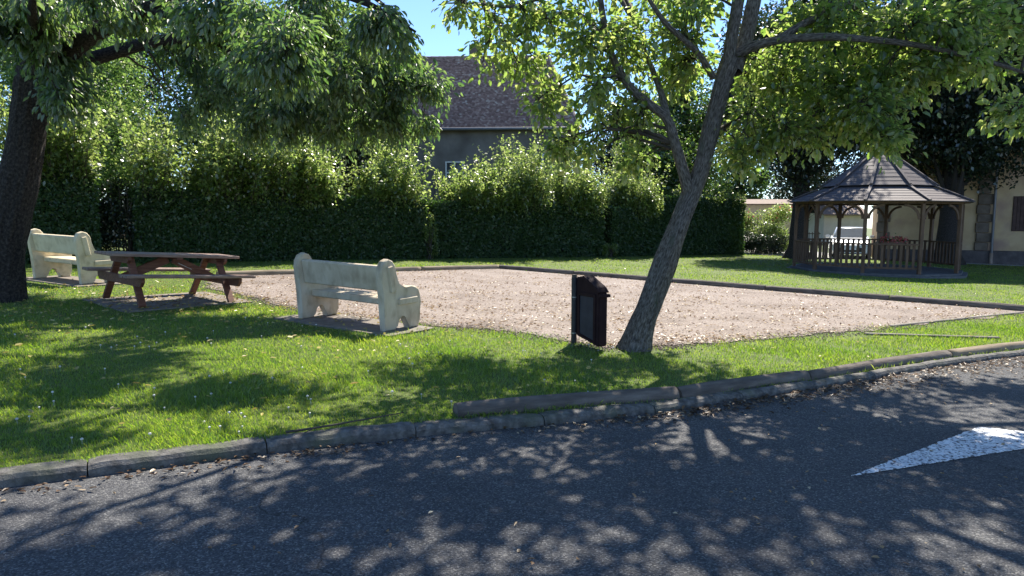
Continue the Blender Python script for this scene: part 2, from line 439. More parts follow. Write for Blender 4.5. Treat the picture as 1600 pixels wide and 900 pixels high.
def make_foliage(tree, limbs, blobs, leafm, droop, leafL, leafW, twigm, full=True, n_single=300, seed=1, leaves_per=26, spread=0.16, twig_r=0.006):
    """limbs: list of (n,3) arrays; blobs: (centre, radii, tips). Boughs run from the limbs into each blob,
    twigs from the boughs to tips, leaves along the twigs."""
    g = np.random.default_rng(seed)
    L = np.concatenate(limbs)
    bough_P, bough_R, TP, TR, LP, LA = [], [], [], [], [], []
    for (c, r, nt_) in blobs:
        c = np.array(c, float); r = np.array(r, float)
        nb = max(2, int(nt_ / 28))
        ends = c + unit(g.normal(size=(nb, 3))) * r * g.uniform(.2, .75, (nb, 1))
        pts_b = []
        for e in ends:
            d = np.linalg.norm(L - e, axis=1) + np.maximum(0, L[:, 2] - e[2] - .2) * 1.2
            j = np.argmin(d * g.uniform(.85, 1.15, len(d)))
            a = L[j]; dist = np.linalg.norm(e - a)
            k = 9; q = np.linspace(0, 1, k)[:, None]
            arch = np.sin(q * math.pi) * dist * .13
            p = a + (e - a) * q + np.array([0, 0, 1]) * arch + g.normal(size=(k, 3)) * dist * .022 * np.sin(q * math.pi)
            bough_P.append(p); r0 = min(.045, .010 + dist * .010)
            bough_R.append(np.linspace(r0, .006, k)); pts_b.append(p[4:])
        pb = np.concatenate(pts_b)
        tips = c + unit(g.normal(size=(nt_, 3))) * r * (g.uniform(0, 1, (nt_, 1)) ** .45)
        for tp in tips:
            j = np.argmin(np.linalg.norm(pb - tp, axis=1) * g.uniform(.75, 1.25, len(pb)))
            a = pb[j]; v = tp - a; dist = np.linalg.norm(v)
            if dist > 1.3: a = tp - v / dist * 1.3; v = tp - a; dist = 1.3
            k = 6; q = np.linspace(0, 1, k)[:, None]
            p = a + v * q + np.array([0, 0, 1]) * (np.sin(q * math.pi) * dist * .12 - droop * .18 * q ** 2) + g.normal(size=(k, 3)) * .015
            TP.append(p); TR.append(np.linspace(twig_r, twig_r * .3, k))
            m = int(leaves_per * g.uniform(.6, 1.4))
            s = g.uniform(.15, 1.0, m) ** .7 * (k - 1); i0 = np.minimum(s.astype(int), k - 2); fr = (s - i0)[:, None]
            base = p[i0] * (1 - fr) + p[i0 + 1] * fr
            td = unit(p[i0 + 1] - p[i0])
            off = unit(g.normal(size=(m, 3)))
            LP.append(base + off * g.uniform(.0, spread, (m, 1)) * .6)
            LA.append(unit(td * .5 + off * .8 + np.array([0, 0, -1]) * droop))
    parts = [tubes(np.array(bough_P), np.array(bough_R), 6), tubes(np.array(TP), np.array(TR), 3)]
    V, F = merge(parts)
    o = npmesh('twigs', V, F, twigm, True, tree); o['kind'] = 'stuff'
    P = np.concatenate(LP); A = np.concatenate(LA)
    n = len(P)
    Nn = unit(g.normal(size=(n, 3)) * .75 + np.array([0, 0, 1.0]))
    Ls = leafL * g.uniform(.5, 1.3, n); Ws = leafW * g.uniform(.75, 1.15, n) * Ls / leafL
    keep = np.ones(n, bool)
    if n_single:
        vis = np.where(in_view(P, -.02) & (P[:, 1] > 1.5))[0]
        idx = vis[np.argsort(P[vis, 1] - Ls[vis] * 30)][:n_single]
        keep[idx] = False
        v1, f1 = leaf_geo(np.zeros((1, 3)), np.array([[1., 0, 0]]), np.array([[0, 0, 1.]]), 1.0, leafW / leafL, True)
        me = bpy.data.meshes.new('leaf'); me.from_pydata(v1.tolist(), [], f1.tolist()); me.materials.append(leafm)
        for i in idx:
            a = unit(A[i]); s_ = unit(np.cross(a, Nn[i])); nn = np.cross(s_, a)
            Mx = Matrix(((a[0], -s_[0], nn[0], P[i, 0]), (a[1], -s_[1], nn[1], P[i, 1]), (a[2], -s_[2], nn[2], P[i, 2]), (0, 0, 0, 1)))
            Mx = Mx @ Matrix.Diagonal((Ls[i], Ls[i], Ls[i], 1))
            ob = bpy.data.objects.new('leaf', me); COL.objects.link(ob); ob.parent = tree; ob.matrix_basis = Mx
    V, F = leaf_geo(P[keep], A[keep], Nn[keep], Ls[keep], Ws[keep], full)
    o = npmesh('foliage', V, F, leafm, False, tree); o['kind'] = 'stuff'
    return n

def settle(root):
    """children of root were modelled in world metres: hang them on the root without moving them"""
    inv = Matrix.Translation(-Vector(root.location))
    for c in root.children:
        c.matrix_parent_inverse = inv

TILT = Matrix.Rotation(math.atan(K), 4, 'Y')
def rot_on_ground(yaw, extra=None):
    m = TILT @ Matrix.Rotation(yaw, 4, 'Z')
    if extra is not None: m = m @ extra
    return m.to_euler()

# ------------------------------------------------------------------ ground, road, kerb
KN = [(-60, -27.4), (-2.81, 3.74), (-1.82, 4.28), (-.89, 4.76), (-.19, 5.01), (1.37, 5.66), (2.85, 6.54), (5.17, 7.99), (6.37, 8.63), (60, 38)]
KX = np.array([p[0] for p in KN]); KY = np.array([p[1] for p in KN])
def kl(x): return np.interp(x, KX, KY)
def kh(x): return np.interp(x, [-60, .3, 1.8, 60], [.066, .064, .045, .045])
xs = np.concatenate([[-300, -60], np.arange(-14, 16.01, .25), [25, 40, 60, 300]])

def sheet(name, rows, zf, mat, dense_noise=0.0):
    """rows(x)->array of y values per column"""
    Y = np.array([rows(x) for x in xs]); n, m = Y.shape
    X = np.repeat(xs[:, None], m, 1); Z = zf(X, Y)
    V = np.stack([X, Y, Z], -1).reshape(-1, 3)
    i = np.arange(n - 1)[:, None] * m; j = np.arange(m - 1)[None, :]
    F = np.stack([i + j, i + m + j, i + m + j + 1, i + j + 1], -1).reshape(-1, 4)
    o = npmesh(name, V, F, mat, True); o['kind'] = 'structure'
    return o
def klx(x):
    if x < -60: return -27.4 + (x + 60) * .55
    if x > 60: return 38 + (x - 60) * .55
    return float(kl(x))
sheet('lawn', lambda x: klx(x) + .07 + np.concatenate([np.linspace(0, 1, 24) ** 1.5 * 24, [60, 200, 600]]), lambda X, Y: -K * X, M['soil'])
sheet('road', lambda x: klx(x) + .10 - np.concatenate([np.linspace(0, 9, 18), [30, 120]]), lambda X, Y: -K * X - kh(X), M['asphalt'])

def outline(name, pts, z, mat, wob=0.0, kind='structure', step=.12, parent=None):
    """flat irregular area from outline points (x, y)"""
    out = []
    n = len(pts)
    for i in range(n):
        a = Vector((*pts[i], 0)); b = Vector((*pts[(i + 1) % n], 0)); L = (b - a).length
        k = max(1, int(L / step)) if wob else 1
        for q in range(k):
            p = a.lerp(b, q / k)
            if wob:
                nv = noise.noise_vector(p * 1.7) * wob + noise.noise_vector(p * 6) * wob * .4
                p = p + Vector((nv.x, nv.y, 0))
            out.append(p)
    bm = bmesh.new()
    f = bm.faces.new([bm.verts.new((p.x, p.y, gz(p.x) + z)) for p in out])
    bmesh.ops.triangulate(bm, faces=[f])
    o = bmobj(name, bm, mat, parent)
    if kind: o['kind'] = kind
    return o

COURT = [(-6.46, 15.49), (-.37, 20.04), (9.7, 12.93), (5.99, 10.61), (4.46, 9.70), (3.34, 9.06), (1.92, 8.35), (1.19, 8.08), (.57, 8.6), (-.52, 9.25), (-1.32, 9.55), (-2.14, 9.73), (-2.93, 10.29), (-3.62, 10.96), (-4.33, 11.83), (-5.71, 13.16)]
outline('gravel_court', COURT, .012, M['gravel'], wob=.2)

def inpoly(X, Y, poly):
    r = np.zeros(X.shape, bool); n = len(poly)
    for i in range(n):
        x1, y1 = poly[i]; x2, y2 = poly[(i + 1) % n]
        c = ((y1 > Y) != (y2 > Y)) & (X < (x2 - x1) * (Y - y1) / ((y2 - y1) or 1e-9) + x1)
        r ^= c
    return r

kerb = bpy.data.objects.new('kerb', None); COL.objects.link(kerb); kerb['kind'] = 'structure'
def frange_on(a_x, b_x, step):
    """points along the kerb line every step metres"""
    q = np.arange(a_x, b_x, .01); p = np.stack([q, kl(q)], 1)
    s = np.concatenate([[0], np.cumsum(np.linalg.norm(np.diff(p, axis=0), axis=1))])
    return [p[np.searchsorted(s, t)] for t in np.arange(0, s[-1], step)]
ks = frange_on(-6.8, 14.0, 0.99)
for i in range(len(ks) - 1):
    a, b = ks[i], ks[i + 1]
    d = Vector((b[0] - a[0], b[1] - a[1], 0)); L = d.length; d.normalize()
    nrm = Vector((-d.y, d.x, 0)); wd = .15 if a[0] < 1.2 else .11
    bm = bmesh.new(); h = .30
    nseg = 14
    prof = [(0, -h), (.004, -.028), (.022, -.004), (wd * .5, .004), (wd - .015, 0), (wd, -h)]
    rings = []
    for q in range(nseg + 1):
        t = .004 + (L - .008) * q / nseg; ring = []
        for (u, z) in prof:
            p = Vector((a[0], a[1], 0)) + d * t + nrm * (u - .012)
            nz = noise.noise(Vector((p.x * 5, p.y * 5, z * 6 + i))) * .008 + noise.noise(Vector((p.x * 18, p.y * 18, z * 9))) * .005
            if q in (0, nseg) and z > -.1: nz -= .006
            pr = p + nrm * nz * (1 if u < wd * .4 else 0)
            ring.append(bm.verts.new((pr.x, pr.y, gz(p.x) + z + .012 + (nz if z > -.1 else 0) + ((i * 37) % 7 - 3) * .0016)))
        rings.append(ring)
    for q in range(nseg):
        for j in range(len(prof) - 1):
            bm.faces.new((rings[q][j], rings[q + 1][j], rings[q + 1][j + 1], rings[q][j + 1]))
    bm.faces.new(rings[0]); bm.faces.new(rings[-1][::-1])
    bmobj('kerb_stone', bm, M['concrete'], kerb, smooth=False)
for nm, pts in (('gravel_edging', [(5.7, 10.5), (9.6, 12.93)]), ('gravel_edging', [(4.9, 9.66), (6.75, 9.62)])):
    e = bpy.data.objects.new(nm, None); COL.objects.link(e); e['kind'] = 'structure'
    a, b = Vector((*pts[0], 0)), Vector((*pts[1], 0)); L = (b - a).length; n_ = max(2, int(L / 1.0))
    for i in range(n_):
        p, q = a.lerp(b, (i + .005) / n_), a.lerp(b, (i + .995) / n_)
        bm = bmesh.new()
        add_beam(bm, (p.x, p.y, gz(p.x) - .02), (q.x, q.y, gz(q.x) - .02), .07, .10)
        bmobj('edging_stone', bm, M['slab'], e, bevel=.008)

# painted arrow on the asphalt
def road_pt(px, py):
    u = (px - 800) / 1100; v = (450 - py) / 1100
    d = Vector((u, _c + v * _s, -_s + v * _c)); t = (1.5 + .045) / (-d.z - K * d.x)
    return (u * t, d.y * t)
ar = [road_pt(1330, 745), road_pt(1700, 686), road_pt(1530, 668)]
bm = bmesh.new()
edge_pts = []
for i in range(3):
    p, q = Vector((*ar[i], 0)), Vector((*ar[(i + 1) % 3], 0)); k_ = int((q - p).length / .012)
    for j in range(k_):
        r0 = p.lerp(q, j / k_); nv = noise.noise_vector(r0 * 22) * .010 + noise.noise_vector(r0 * 70) * .007
        edge_pts.append((r0.x + nv.x, r0.y + nv.y))
f = bm.faces.new([bm.verts.new((x, y, gz(x) - float(kh(x)) + .005)) for x, y in edge_pts])
r_ = bmesh.ops.extrude_face_region(bm, geom=[f])
for v_ in r_['geom']:
    if isinstance(v_, bmesh.types.BMVert): v_.co.z += .003
tag(bmobj('road_marking', bm, M['paint']), 'worn white triangular arrowhead painted on the asphalt at the right', 'road marking')

# ------------------------------------------------------------------ logs and timbers
def log_mesh(L, r, seed, mat, bend=.02):
    nseg, seg = max(8, int(L / .12)), 16
    bm = bmesh.new(); rings = []
    for i in range(nseg + 1):
        t = i / nseg; x = (t - .5) * L
        c = Vector((x, math.sin(t * 3.1) * bend, 0)); ring = []
        for j in range(seg):
            a = 2 * math.pi * j / seg
            dv = Vector((0, math.cos(a), math.sin(a)))
            rr = r * (1 + .10 * noise.noise(Vector((x * .9 + seed * 9, math.cos(a) * 1.2, math.sin(a) * 1.2))) + .05 * noise.noise(Vector((x * 2 + seed, math.cos(a) * 6, math.sin(a) * 6))))
            if i in (0, nseg): rr *= .94
            ring.append(bm.verts.new(c + dv * rr))
        rings.append(ring)
    for i in range(nseg):
        for j in range(seg):
            f = bm.faces.new((rings[i][j], rings[i][(j + 1) % seg], rings[i + 1][(j + 1) % seg], rings[i + 1][j])); f.smooth = True
    bm.faces.new(rings[0][::-1]); bm.faces.new(rings[-1])
    bmesh.ops.recalc_face_normals(bm, faces=bm.faces)
    me = bpy.data.meshes.new('log'); bm.to_mesh(me); bm.free(); me.materials.append(mat)
    return me
def place_log(name, a, b, r, zc, seed, mat, label, cat, group):
    a = Vector((a[0], a[1], gz(a[0]) + zc)); b = Vector((b[0], b[1], gz(b[0]) + zc))
    d = b - a; o = link(name, log_mesh(d.length - .02, r, seed, mat))
    o.location = (a + b) / 2
    o.rotation_euler = d.to_track_quat('X', 'Z').to_euler()
    return tag(o, label, cat, group)
def off_kerb(x, o):
    d = Vector((1, (kl(x + .05) - kl(x - .05)) / .1, 0)).normalized()
    return (x - d.y * o, kl(x) + d.x * o)
LG = 'round logs lying along the road kerb'
lx = [-.36, 1.48, 2.95, 5.2, 7.6, 10.2]
lab = ['dark weathered round log nearest the camera, its sawn end on the grass', 'weathered round log on the kerb below the leaning tree, second from the near end', 'long weathered round log along the kerb, third from the near end', 'sunlit pale round log at the right end of the row along the kerb', 'round log beyond the pale one, farthest of the kerb row']
for i in range(5):
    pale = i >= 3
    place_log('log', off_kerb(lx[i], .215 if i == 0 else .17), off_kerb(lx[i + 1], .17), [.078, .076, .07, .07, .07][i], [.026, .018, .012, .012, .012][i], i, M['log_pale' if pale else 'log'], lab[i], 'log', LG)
TG = 'half round timbers edging the gravel court'
tl = [(-6.5, 15.42), (-.37, 20.04)]; tr_ = [(-.37, 20.04), (9.75, 12.87)]
words = ['first', 'second', 'third', 'fourth', 'fifth', 'sixth', 'seventh']
for (a, b), side, n_ in ((tl, 'left', 3), (tr_, 'right', 5)):
    a, b = Vector((*a, 0)), Vector((*b, 0))
    for i in range(n_):
        p, q = a.lerp(b, i / n_), a.lerp(b, (i + 1) / n_)
        if side == 'left': txt = words[i] + ' edging timber along the far left side of the gravel, counted from the picnic table'
        else: txt = words[i] + ' edging timber on the right side of the gravel, counted from the far corner'
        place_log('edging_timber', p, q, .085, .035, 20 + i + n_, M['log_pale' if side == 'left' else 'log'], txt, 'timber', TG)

# ------------------------------------------------------------------ cast benches
def bench(loc, yaw, L, S, mat, label):
    t = thing('bench', label, 'bench', (loc[0], loc[1], gz(loc[0]) + .022), rot_on_ground(yaw), 'cast benches around the gravel court')
    prof = [(0, 0), (-.015, .25), (-.03, .42), (-.06, .6), (-.085, .72), (-.075, .82), (-.03, .895), (.045, .925), (.12, .90), (.17, .84), (.185, .74), (.20, .64), (.23, .585), (.29, .55), (.37, .545), (.48, .555), (.565, .55), (.63, .51), (.665, .44), (.67, .34), (.655, .22), (.635, .1), (.64, 0),
            (.44, 0), (.42, .11), (.395, .165), (.34, .195), (.28, .185), (.23, .13), (.205, .05), (.20, 0)]
    pr = [(a * S, b * S) for a, b in prof]
    for x0 in (-L, L):
        bm = bmesh.new()
        add_prism(bm, pr, x0, x0 + .105, axis='x')
        es = [e for e in bm.edges if abs(e.verts[0].co.x - e.verts[1].co.x) < 1e-5]
        bmesh.ops.bevel(bm, geom=es, offset=.022, segments=3, profile=.5, affect='EDGES', clamp_overlap=True)
        o = bmobj('side_panel', bm, mat, t, smooth=False)
        for p_ in o.data.polygons: p_.use_smooth = True
        o.data.set_sharp_from_angle(angle=R_(32))
        # tenons of the backrest and of the seat showing on the outside face
        s_ = -1 if x0 < 0 else 1
        xe = x0 if s_ < 0 else x0 + .105
        for (a, b, wd) in (((.045, .83), (.115, .50), .085), ((.22, .365), (.57, .375), .085)):
            bm = bmesh.new()
            add_beam(bm, (xe + s_ * .012, a[0] * S, a[1] * S), (xe + s_ * .012, b[0] * S, b[1] * S), .05, wd * S, up=(0, 1, .2) if a[1] > .7 else (0, 0, 1))
            bmobj('tenon', bm, mat, t, bevel=.008)
    ln = 2 * L - .105
    bm = bmesh.new()
    add_beam(bm, (.0525, .065 * S, .51 * S), (.0525, .005 * S, .835 * S), ln, .085 * S, up=(0, 1, .2))
    bmobj('backrest', bm, mat, t, bevel=.016)
    bm = bmesh.new()
    add_box(bm, (.0525, .375 * S, .355 * S), (ln, .45 * S, .09 * S))
    bmobj('seat', bm, mat, t, bevel=.014)
    return t
bench((-2.31, 9.18), -.594, .777, .98, M['bench'], 'grey stone cast bench seen from behind in the middle of the lawn edge')
bench((-8.757, 13.437), -.536, .832, 1.058, M['bench2'], 'cream cast bench at the far left beside the big dark trunk')
def slab(c, yaw, sx, sy, label, name='concrete_slab', h=.05, mat='slab'):
    bm = bmesh.new(); add_box(bm, (0, 0, 0), (sx, sy, h))
    bmesh.ops.subdivide_edges(bm, edges=bm.edges, cuts=5, use_grid_fill=True)
    for v in bm.verts:
        v.co.x += noise.noise(v.co * 4 + Vector((c[0], 0, 0))) * .03; v.co.y += noise.noise(v.co * 4 + Vector((0, c[1], 0))) * .03
    o = bmobj(name, bm, M[mat])
    o.location = (c[0], c[1], gz(c[0]) - h / 2 + .022); o.rotation_euler = rot_on_ground(yaw)
    return tag(o, label, 'slab', 'concrete slabs set in the grass')
def loc_off(p, yaw, x, y):
    return (p[0] + x * math.cos(yaw) - y * math.sin(yaw), p[1] + x * math.sin(yaw) + y * math.cos(yaw))
slab(loc_off((-2.31, 9.18), -.594, .05, .24), -.594, 2.15, .88, 'thin concrete slab under the grey bench in the middle')
slab(loc_off((-8.757, 13.437), -.536, .05, .26), -.536, 2.3, .95, 'thin concrete slab under the cream bench at the far left')
slab((-5.45, 11.1), .846, 1.95, 1.75, 'brown littered concrete slab under the picnic table')

# ------------------------------------------------------------------ picnic table
EX = Matrix.Rotation(R_(-.9), 4, 'Y')
pt = thing('picnic_table', 'red brown wooden picnic table with attached benches on the lawn', 'picnic table', (-5.41, 11.03, gz(-5.41) + .022), rot_on_ground(.846, Matrix.Rotation(R_(2.6), 4, 'Y')))
ll, lw = .67, .715
for i in range(5):
    y = (i - 2) * .146
    bm = bmesh.new(); add_box(bm, (random.uniform(-.006, .006), y, .725 + random.uniform(-.002, .002)), (1.92, .139, .042))
    bmobj('tabletop_plank', bm, M['tabletop'], pt, bevel=.006)
for s in (-1, 1):
    for k in (0, 1):
        bm = bmesh.new(); add_box(bm, (random.uniform(-.01, .01), s * (.765 + k * .143 - .07), .445 + random.uniform(-.002, .002)), (1.92, .136, .042))
        bmobj('bench_plank', bm, M['tabletop'], pt, bevel=.006)
for sx in (-1, 1):
    for sy in (-1, 1):
        bm = bmesh.new(); add_beam(bm, (sx * ll, sy * lw, 0), (sx * ll, sy * .19, .70), .05, .10, up=(1, 0, 0))
        # legs: wide face across the frame
        o = bmobj('leg', bm, M['table'], pt, bevel=.005)
        bm = bmesh.new(); add_beam(bm, (sx * ll + .04, sy * lw, .0), (sx * ll + .04, sy * (lw - .07), .10), .035, .005, up=(1, 0, 0))
        bmobj('foot_bracket', bm, M['metal'], pt)
    bm = bmesh.new()
    add_prism(bm, [(-.86, .42), (.86, .42), (.86, .36), (.80, .29), (-.80, .29), (-.86, .36)], sx * (ll + .055) - .025, sx * (ll + .055) + .025, axis='x')
    bmobj('seat_beam', bm, M['table'], pt, bevel=.004)
    bm = bmesh.new(); add_prism(bm, [(-.36, .70), (.36, .70), (.36, .65), (.31, .60), (-.31, .60), (-.36, .65)], sx * (ll + .055) - .024, sx * (ll + .055) + .024, axis='x')
    bmobj('top_beam', bm, M['table'], pt, bevel=.004)
    bm = bmesh.new(); add_beam(bm, (sx * .04, 0, .665), (sx * (ll + .02), 0, .36), .045, .135)
    bmobj('brace', bm, M['table'], pt, bevel=.004)
    for sy in (-.16, .16, .62, -.62):
        for dz in (.335, .385):
            pass
bm = bmesh.new(); add_box(bm, (0, 0, .685), (.09, .70, .035)); bmobj('middle_batten', bm, M['table'], pt, bevel=.004)
bm = bmesh.new(); add_beam(bm, (.1, -.05, .6), (.62, .02, .38), .008, .008); bmobj('metal_stay', bm, M['metal'], pt)

# ------------------------------------------------------------------ litter bin
bn = thing('litter_bin', 'dark brown plastic litter bin with sloping hood on a black post', 'litter bin', (.74, 8.32, gz(.74)), (0, 0, 0))
bm = bmesh.new(); add_cyl(bm, (0, 0, -.05), (0, 0, .80), .034, 16)
bmobj('post', bm, M['bin_post'], bn, smooth=False)
bm = bmesh.new(); add_cyl(bm, (0, 0, .80), (0, 0, .835), .030, 12); bmobj('post_cap', bm, M['log_end'], bn)
for z in (.13, .56):
    bm = bmesh.new(); add_cyl(bm, (0, 0, z), (0, 0, z + .012), .0375, 16); bmobj('clamp_band', bm, M['metal'], bn)
bd = Vector((.22, -.40, 0)).normalized(); yb = math.atan2(bd.y, bd.x)
BM_ = Matrix.Translation((.022, -.012, 0)) @ Matrix.Rotation(yb, 4, 'Z')
prof = [(.0, .115), (.445, .035), (.46, .05), (.462, .62), (.45, .66), (.40, .705), (.16, .815), (.09, .825), (.03, .80), (.0, .795)]
bm = bmesh.new(); add_prism(bm, [(a, b) for a, b in prof], -.0, .12)
bmesh.ops.bevel(bm, geom=list(bm.edges), offset=.012, segments=2, affect='EDGES', clamp_overlap=True)
bmobj('body', bm, M['bin'], bn, M=BM_)
bm = bmesh.new()
cut = [(.085, .145), (.37, .095), (.37, .60), (.085, .60)]
# raised frame round the side panel
fr = [(.02, .12), (.435, .06), (.435, .645), (.38, .69), (.16, .79), (.09, .80), (.02, .775)]
def ring_strip(bm, outer, inner, y0, y1):
    n = len(outer)
    vo = [bm.verts.new((p[0], y0, p[1])) for p in outer]; vi = [bm.verts.new((p[0], y0, p[1])) for p in inner]
    wo = [bm.verts.new((p[0], y1, p[1])) for p in outer]; wi = [bm.verts.new((p[0], y1, p[1])) for p in inner]
    for i in range(n):
        j = (i + 1) % n
        bm.faces.new((vo[i], vo[j], vi[j], vi[i])); bm.faces.new((wo[i], wo[j], vo[j], vo[i])); bm.faces.new((vi[i], vi[j], wi[j], wi[i]))
ring_strip(bm, [(.055, .115), (.405, .062), (.405, .635), (.055, .635)], cut, -.016, .003)
bmobj('panel_frame', bm, M['bin'], bn, M=BM_)
bm = bmesh.new(); add_prism(bm, [(.09, .15), (.365, .10), (.365, .595), (.09, .595)], -.004, .02)
bmobj('side_panel', bm, M['bin_panel'], bn, M=BM_)
bm = bmesh.new(); add_prism(bm, [(.13, .815), (.155, .835), (.42, .715), (.475, .665), (.455, .655), (.40, .695)], -.012, .132)
bmobj('hood', bm, M['bin'], bn, bevel=.004, M=BM_)
bm = bmesh.new(); add_box(bm, (.485, .06, .625), (.05, .14, .035)); bmobj('front_lip', bm, M['bin'], bn, bevel=.006, M=BM_)

# ------------------------------------------------------------------ gazebo
GX, GY = 12.15, 23.6
gth = -math.atan2(GX, GY)
gzb = thing('gazebo', 'ten sided wooden gazebo with a two tier dark boarded roof', 'gazebo', (GX, GY, gz(GX) - .02), (0, R_(.5), gth))
RP, RE, RB = 2.5, 2.74, 1.70
ZP, ZE, ZBk, ZA = .13, 2.34, 2.80, 4.12
PH = [R_(-7 + 36 * k) for k in range(10)]
def dec(R, k, z, f=0.0):
    a, b = PH[k % 10], PH[(k + 1) % 10]
    p = Vector((R * math.sin(a), -R * math.cos(a), z)); q = Vector((R * math.sin(b), -R * math.cos(b), z))
    return p.lerp(q, f)
def decpoly(name, R, z0, z1, mat, bev=0.0):
    bm = bmesh.new()
    lo = [bm.verts.new(dec(R, k, z0)) for k in range(10)]; hi = [bm.verts.new(dec(R, k, z1)) for k in range(10)]
    bm.faces.new(lo[::-1]); bm.faces.new(hi)
    for k in range(10): bm.faces.new((lo[k], lo[(k + 1) % 10], hi[(k + 1) % 10], hi[k]))
    return bmobj(name, bm, mat, gzb)
decpoly('platform', 2.78, -.05, .07, M['platform'])
decpoly('deck', 2.64, .072, ZP, M['platform'])
me_post = None
for k in range(10):
    p = dec(RP, k, 0)
    if me_post is None:
        bm = bmesh.new(); add_box(bm, (0, 0, (ZP + ZE - .09) / 2), (.10, .10, ZE - .09 - ZP)); o = bmobj('post', bm, M['gazebo_wood'], gzb, bevel=.008); me_post = o.data
    else: o = link('post', me_post, gzb)
    o.location = (p.x, p.y, 0); o.rotation_euler = (0, 0, PH[k])
    a, b = dec(RP, k, 0), dec(RP, k, 0, 1); mid = (a + b) / 2; d = (b - a); Ls = d.length; d.normalize()
    # eave beam
    bm = bmesh.new(); add_beam(bm, dec(RP, k, ZE - .045, .0), dec(RP, k, ZE - .045, 1), .09, .088); bmobj('eave_beam', bm, M['gazebo_wood'], gzb)
    # curved brackets
    for s in (0, 1):
        base = a if s == 0 else b; dd = d if s == 0 else -d
        bm = bmesh.new(); segs = 8; r_out, r_in = .46, .39
        ring = []
        for q in range(segs + 1):
            an = math.pi * .5 * q / segs
            pts4 = []
            for rr in (r_out, r_in):
                u = .05 + .47 - rr * math.cos(an) - (.47 - .46); z = ZE - .10 - .46 + rr * math.sin(an)
                for off in (-.022, .022):
                    nn = Vector((-dd.y, dd.x, 0)) * off
                    pts4.append(bm.verts.new(base + dd * u + nn + Vector((0, 0, z))))
            ring.append(pts4)
        for q in range(segs):
            A, B = ring[q], ring[q + 1]
            for (i, j) in ((0, 1), (1, 3), (3, 2), (2, 0)): bm.faces.new((A[i], A[j], B[j], B[i]))
        bm.faces.new((ring[0][0], ring[0][1], ring[0][3], ring[0][2])); bm.faces.new((ring[-1][0], ring[-1][2], ring[-1][3], ring[-1][1]))
        bmobj('bracket', bm, M['gazebo_wood'], gzb)
    if k == 1: continue                       # entrance bay
    for nm, z, hh, ww in (('top_rail', 1.02, .05, .09), ('bottom_rail', .30, .06, .05)):
        bm = bmesh.new(); add_beam(bm, a + d * .05 + Vector((0, 0, z)), b - d * .05 + Vector((0, 0, z)), ww, hh); bmobj(nm, bm, M['gazebo_wood'], gzb)
    nbal = 8
    for q in range(nbal):
        f = (q + 1) / (nbal + 1)
        c = a.lerp(b, f)
        bm = bmesh.new(); add_beam(bm, c + Vector((0, 0, .33)), c + Vector((0, 0, .995)), .024, .075, up=d)
        bmobj('baluster', bm, M['gazebo_wood'], gzb)
# roof boards, facet by facet
def tier(R0, z0, R1, z1, rows, th):
    for r in range(rows):
        f0, f1 = r / rows, (r + 1) / rows
        Ra, Rb = R0 + (R1 - R0) * f0, R0 + (R1 - R0) * (f1 + .12 / rows)
        za, zb = z0 + (z1 - z0) * f0, z0 + (z1 - z0) * (f1 + .12 / rows)
        bm = bmesh.new()
        vs = [dec(Ra, 0, za), dec(Ra, 0, za, 1), dec(Rb, 0, zb, 1), dec(Rb, 0, zb)]
        lo = [bm.verts.new(v) for v in vs]
        hi = [bm.verts.new(vs[0] + Vector((0, 0, th))), bm.verts.new(vs[1] + Vector((0, 0, th))), bm.verts.new(vs[2] + Vector((0, 0, .006))), bm.verts.new(vs[3] + Vector((0, 0, .006)))]
        bm.faces.new(lo[::-1]); bm.faces.new(hi)
        for i in range(4): bm.faces.new((lo[i], lo[(i + 1) % 4], hi[(i + 1) % 4], hi[i]))
        me = None
        for k in range(10):
            if me is None: o = bmobj('roof_board', bm, M['gazebo_roof'], gzb); me = o.data
            else: o = link('roof_board', me, gzb)
            o.rotation_euler = (0, 0, R_(36 * k)); o.location = (0, 0, random.uniform(-.002, .002))
tier(RE + .06, ZE - .02, RB - .08, ZBk, 6, .018)
tier(RB + .05, ZBk + .03, .03, ZA, 10, .018)
for k in range(10):
    for (Ra, za, Rb, zb) in ((RE + .09, ZE - .02, RB, ZBk), (RB + .08, ZBk + .03, .05, ZA)):
        bm = bmesh.new(); add_beam(bm, dec(Ra, k, za + .035), dec(Rb, k, zb + .035), .085, .035); bmobj('hip_cap', bm, M['gazebo_roof'], gzb)
decpoly('soffit', RE - .02, ZE - .045, ZE - .022, M['gazebo_wood'])
fb = thing('flower_box', 'box of red flowers on the gazebo rail', 'flower box')
p = dec(RP - .12, 0, 1.06, .55)
wp = Matrix.Translation(gzb.location) @ gzb.rotation_euler.to_matrix().to_4x4() @ p
fb.location = wp; fb.rotation_euler = (0, 0, gth + R_(11))
bm = bmesh.new(); add_box(bm, (0, 0, -.02), (.7, .16, .12)); bmobj('planter', bm, M['terracotta'], fb, bevel=.01)
g_ = np.random.default_rng(5)
Pq = np.stack([g_.uniform(-.36, .36, 240), g_.uniform(-.1, .1, 240), .04 + np.abs(g_.normal(size=240)) * .07], 1)
V, F = leaf_geo(Pq, rdir(240, g_), rdir(240, g_), .07, .05, False); npmesh('flower_heads', V[:640], F[:160], M['pink'], False, fb)['kind'] = 'stuff'
npmesh('flower_leaves', V[640:], F[160:] - 640, M['leaf_mid'], False, fb)['kind'] = 'stuff'

